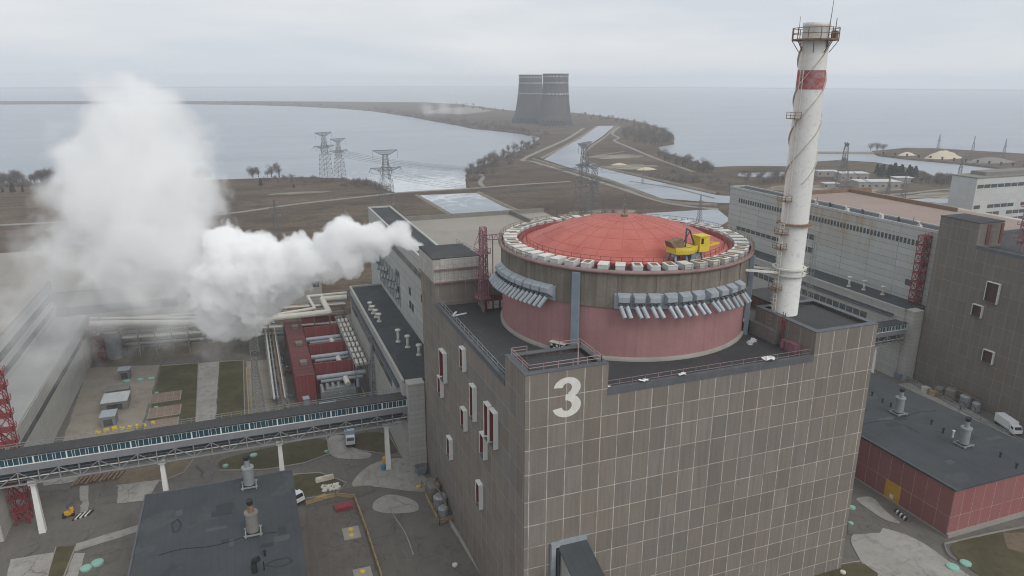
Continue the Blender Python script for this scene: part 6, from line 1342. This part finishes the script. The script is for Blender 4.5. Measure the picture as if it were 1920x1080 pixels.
# ------------------------------------------------------------------ steam: density built as a real 3-D grid from soft puffs broken up by noise
def steam(name, label, puffs, res, col, dens, nscale, namp, soft, seed, warp=2.0, aniso=-0.25):
    me = bpy.data.meshes.new(name); P_ = np.array([p[:3] for p in puffs]); Rr = np.array([p[3] for p in puffs])
    lo = (P_-Rr[:, None]*1.15).min(0); hi = (P_+Rr[:, None]*1.15).max(0)
    me.from_pydata([tuple(p) for p in P_], [], []); o = bpy.data.objects.new(name, me); COL.objects.link(o)
    m = bpy.data.materials.new(name); m.use_nodes = True; t = m.node_tree; t.nodes.clear(); mo = t.nodes.new('ShaderNodeOutputMaterial'); v = t.nodes.new('ShaderNodeVolumePrincipled')
    v.inputs['Color'].default_value = (*col, 1); v.inputs['Density'].default_value = dens; v.inputs['Anisotropy'].default_value = aniso; t.links.new(v.outputs[0], mo.inputs['Volume'])
    me.materials.append(m)
    g = bpy.data.node_groups.new(name, 'GeometryNodeTree'); g.interface.new_socket('Geometry', in_out='INPUT', socket_type='NodeSocketGeometry'); g.interface.new_socket('Geometry', in_out='OUTPUT', socket_type='NodeSocketGeometry')
    go = g.nodes.new('NodeGroupOutput'); vc = g.nodes.new('GeometryNodeVolumeCube'); sm = g.nodes.new('GeometryNodeSetMaterial'); sm.inputs['Material'].default_value = m
    ps = g.nodes.new('GeometryNodeInputPosition').outputs[0]
    n = g.nodes.new('ShaderNodeTexNoise'); n.inputs['Scale'].default_value = nscale*0.5; n.inputs['Detail'].default_value = 4; g.links.new(ps, n.inputs['Vector'])
    def vm(op, a, b=None):
        q = g.nodes.new('ShaderNodeVectorMath'); q.operation = op
        for i, x in enumerate((a, b)):
            if x is None: continue
            if isinstance(x, tuple): q.inputs[i].default_value = x
            else: g.links.new(x, q.inputs[i])
        return q
    wv = vm('SUBTRACT', n.outputs['Color'], (0.5, 0.5, 0.5)).outputs[0]; wv = vm('MULTIPLY', wv, (warp*2,)*3).outputs[0]; pw = vm('ADD', ps, wv).outputs[0]
    acc = None
    for (x, y, z, r_) in puffs:
        d_ = vm('DISTANCE', pw, (float(x), float(y), float(z))).outputs['Value']; f = mth(g, 'SUBTRACT', 1.0, mth(g, 'DIVIDE', d_, float(r_)))
        if acc is None: acc = f
        else:
            q = g.nodes.new('ShaderNodeMath'); q.operation = 'SMOOTH_MAX'; g.links.new(acc, q.inputs[0]); g.links.new(f, q.inputs[1]); q.inputs[2].default_value = 0.15; acc = q.outputs[0]
    n2 = g.nodes.new('ShaderNodeTexNoise'); n2.inputs['Scale'].default_value = nscale; n2.inputs['Detail'].default_value = 8; n2.inputs['Roughness'].default_value = 0.6; g.links.new(pw, n2.inputs['Vector'])
    s_ = mth(g, 'ADD', acc, mth(g, 'MULTIPLY', mth(g, 'SUBTRACT', n2.outputs['Fac'], 0.55), namp))
    fr = g.nodes.new('ShaderNodeMapRange'); fr.clamp = True; fr.interpolation_type = 'SMOOTHSTEP'; g.links.new(s_, fr.inputs['Value']); fr.inputs['From Min'].default_value = 0.02; fr.inputs['From Max'].default_value = soft; fr.inputs['To Min'].default_value = 0; fr.inputs['To Max'].default_value = 1
    g.links.new(fr.outputs['Result'], vc.inputs['Density']); vc.inputs['Min'].default_value = tuple(map(float, lo)); vc.inputs['Max'].default_value = tuple(map(float, hi))
    dim = hi-lo; k = res/max(dim)
    for a_, i in (('X', 0), ('Y', 1), ('Z', 2)): vc.inputs['Resolution '+a_].default_value = max(8, int(dim[i]*k))
    g.links.new(vc.outputs['Volume'], sm.inputs['Geometry']); g.links.new(sm.outputs['Geometry'], go.inputs[0])
    md = o.modifiers.new('steam', 'NODES'); md.node_group = g
    return tag(o, label, 'steam', None, 'stuff')
def puff(u, v, y, rpx):
    p = GY(u, v, y); d_ = np.dot(p-CAM, _fw); return (p[0], p[1], p[2], rpx*d_/F)
jet = [puff(783,465,72,11), puff(770,460,73,15), puff(752,450,74,22), puff(735,440,74,17), puff(722,455,75,25), puff(700,446,77,29), puff(672,440,79,28), puff(645,428,81,22), puff(640,452,81,30), puff(695,478,78,18), puff(655,490,81,27), puff(612,462,84,27), puff(618,488,84,32), puff(585,492,86,36), puff(560,470,88,28), puff(555,505,90,38), puff(520,500,92,48), puff(485,478,94,40), puff(490,520,95,52), puff(445,500,98,54), puff(420,455,100,34), puff(425,545,100,54), puff(480,555,98,46), puff(535,540,94,28), puff(415,595,104,40), puff(462,600,104,28)]
jp = [(x, y, z, r_*1.28) for x, y, z, r_ in jet]
steam('steam_plume', 'dense white steam jet blowing left from the pale hall wall', jp, 330, (1.0, 1.0, 1.0), 0.55, 0.24, 1.5, 0.16, 1, 2.4)
cl = [puff(258,195,118,56), puff(215,225,118,46), puff(305,228,118,56), puff(250,265,118,88), puff(180,300,118,62), puff(325,300,118,66), puff(265,345,118,105), puff(180,365,118,70), puff(345,375,118,58), puff(240,420,118,95), puff(325,430,116,66), puff(155,430,118,54), puff(370,490,112,66), puff(280,480,118,70)]
steam('steam_cloud', 'tall soft steam cloud drifting up over the left yard', [(x, y, z, r_*1.6) for x, y, z, r_ in cl], 250, (1.0, 1.0, 1.0), 0.15, 0.10, 2.0, 0.5, 2, 6.5)
ml = [puff(210,500,118,90), puff(120,510,120,80), puff(70,560,122,80), puff(170,570,118,85), puff(280,560,114,80), puff(350,570,108,70), puff(50,640,122,75), puff(120,640,120,60), puff(400,620,106,45), puff(60,480,122,50), puff(15,600,124,60), puff(300,620,110,45)]
steam('steam_mist', 'thin ragged steam veil spreading low over the left yard', [(x, y, z, r_*1.5) for x, y, z, r_ in ml], 210, (1.0, 1.0, 1.0), 0.04, 0.10, 2.8, 0.7, 4, 7.0)
wf = [puff(800,205,1500,20), puff(830,200,1500,22), puff(815,190,1500,12), puff(860,208,1500,14)]
steam('steam_wisp', 'low white vapour on the far spit left of the towers', wf, 60, (0.97, 0.97, 0.98), 0.02, 0.02, 1.2, 0.9, 3, 8.0)

# ------------------------------------------------------------------ haze
q = MB(); q.box(-9700, 9700, -9700, 9700, -4.5, 112.0); hz = q.build('haze', bpy.data.materials.new('haze air')); hz['kind'] = 'stuff'
m = hz.data.materials[0]; m.use_nodes = True; t = m.node_tree; t.nodes.clear(); mo = t.nodes.new('ShaderNodeOutputMaterial'); v = t.nodes.new('ShaderNodeVolumePrincipled')
v.inputs['Color'].default_value = (0.93, 0.96, 1.0, 1); v.inputs['Density'].default_value = 0.00022; v.inputs['Anisotropy'].default_value = 0.0
t.links.new(v.outputs[0], mo.inputs['Volume'])
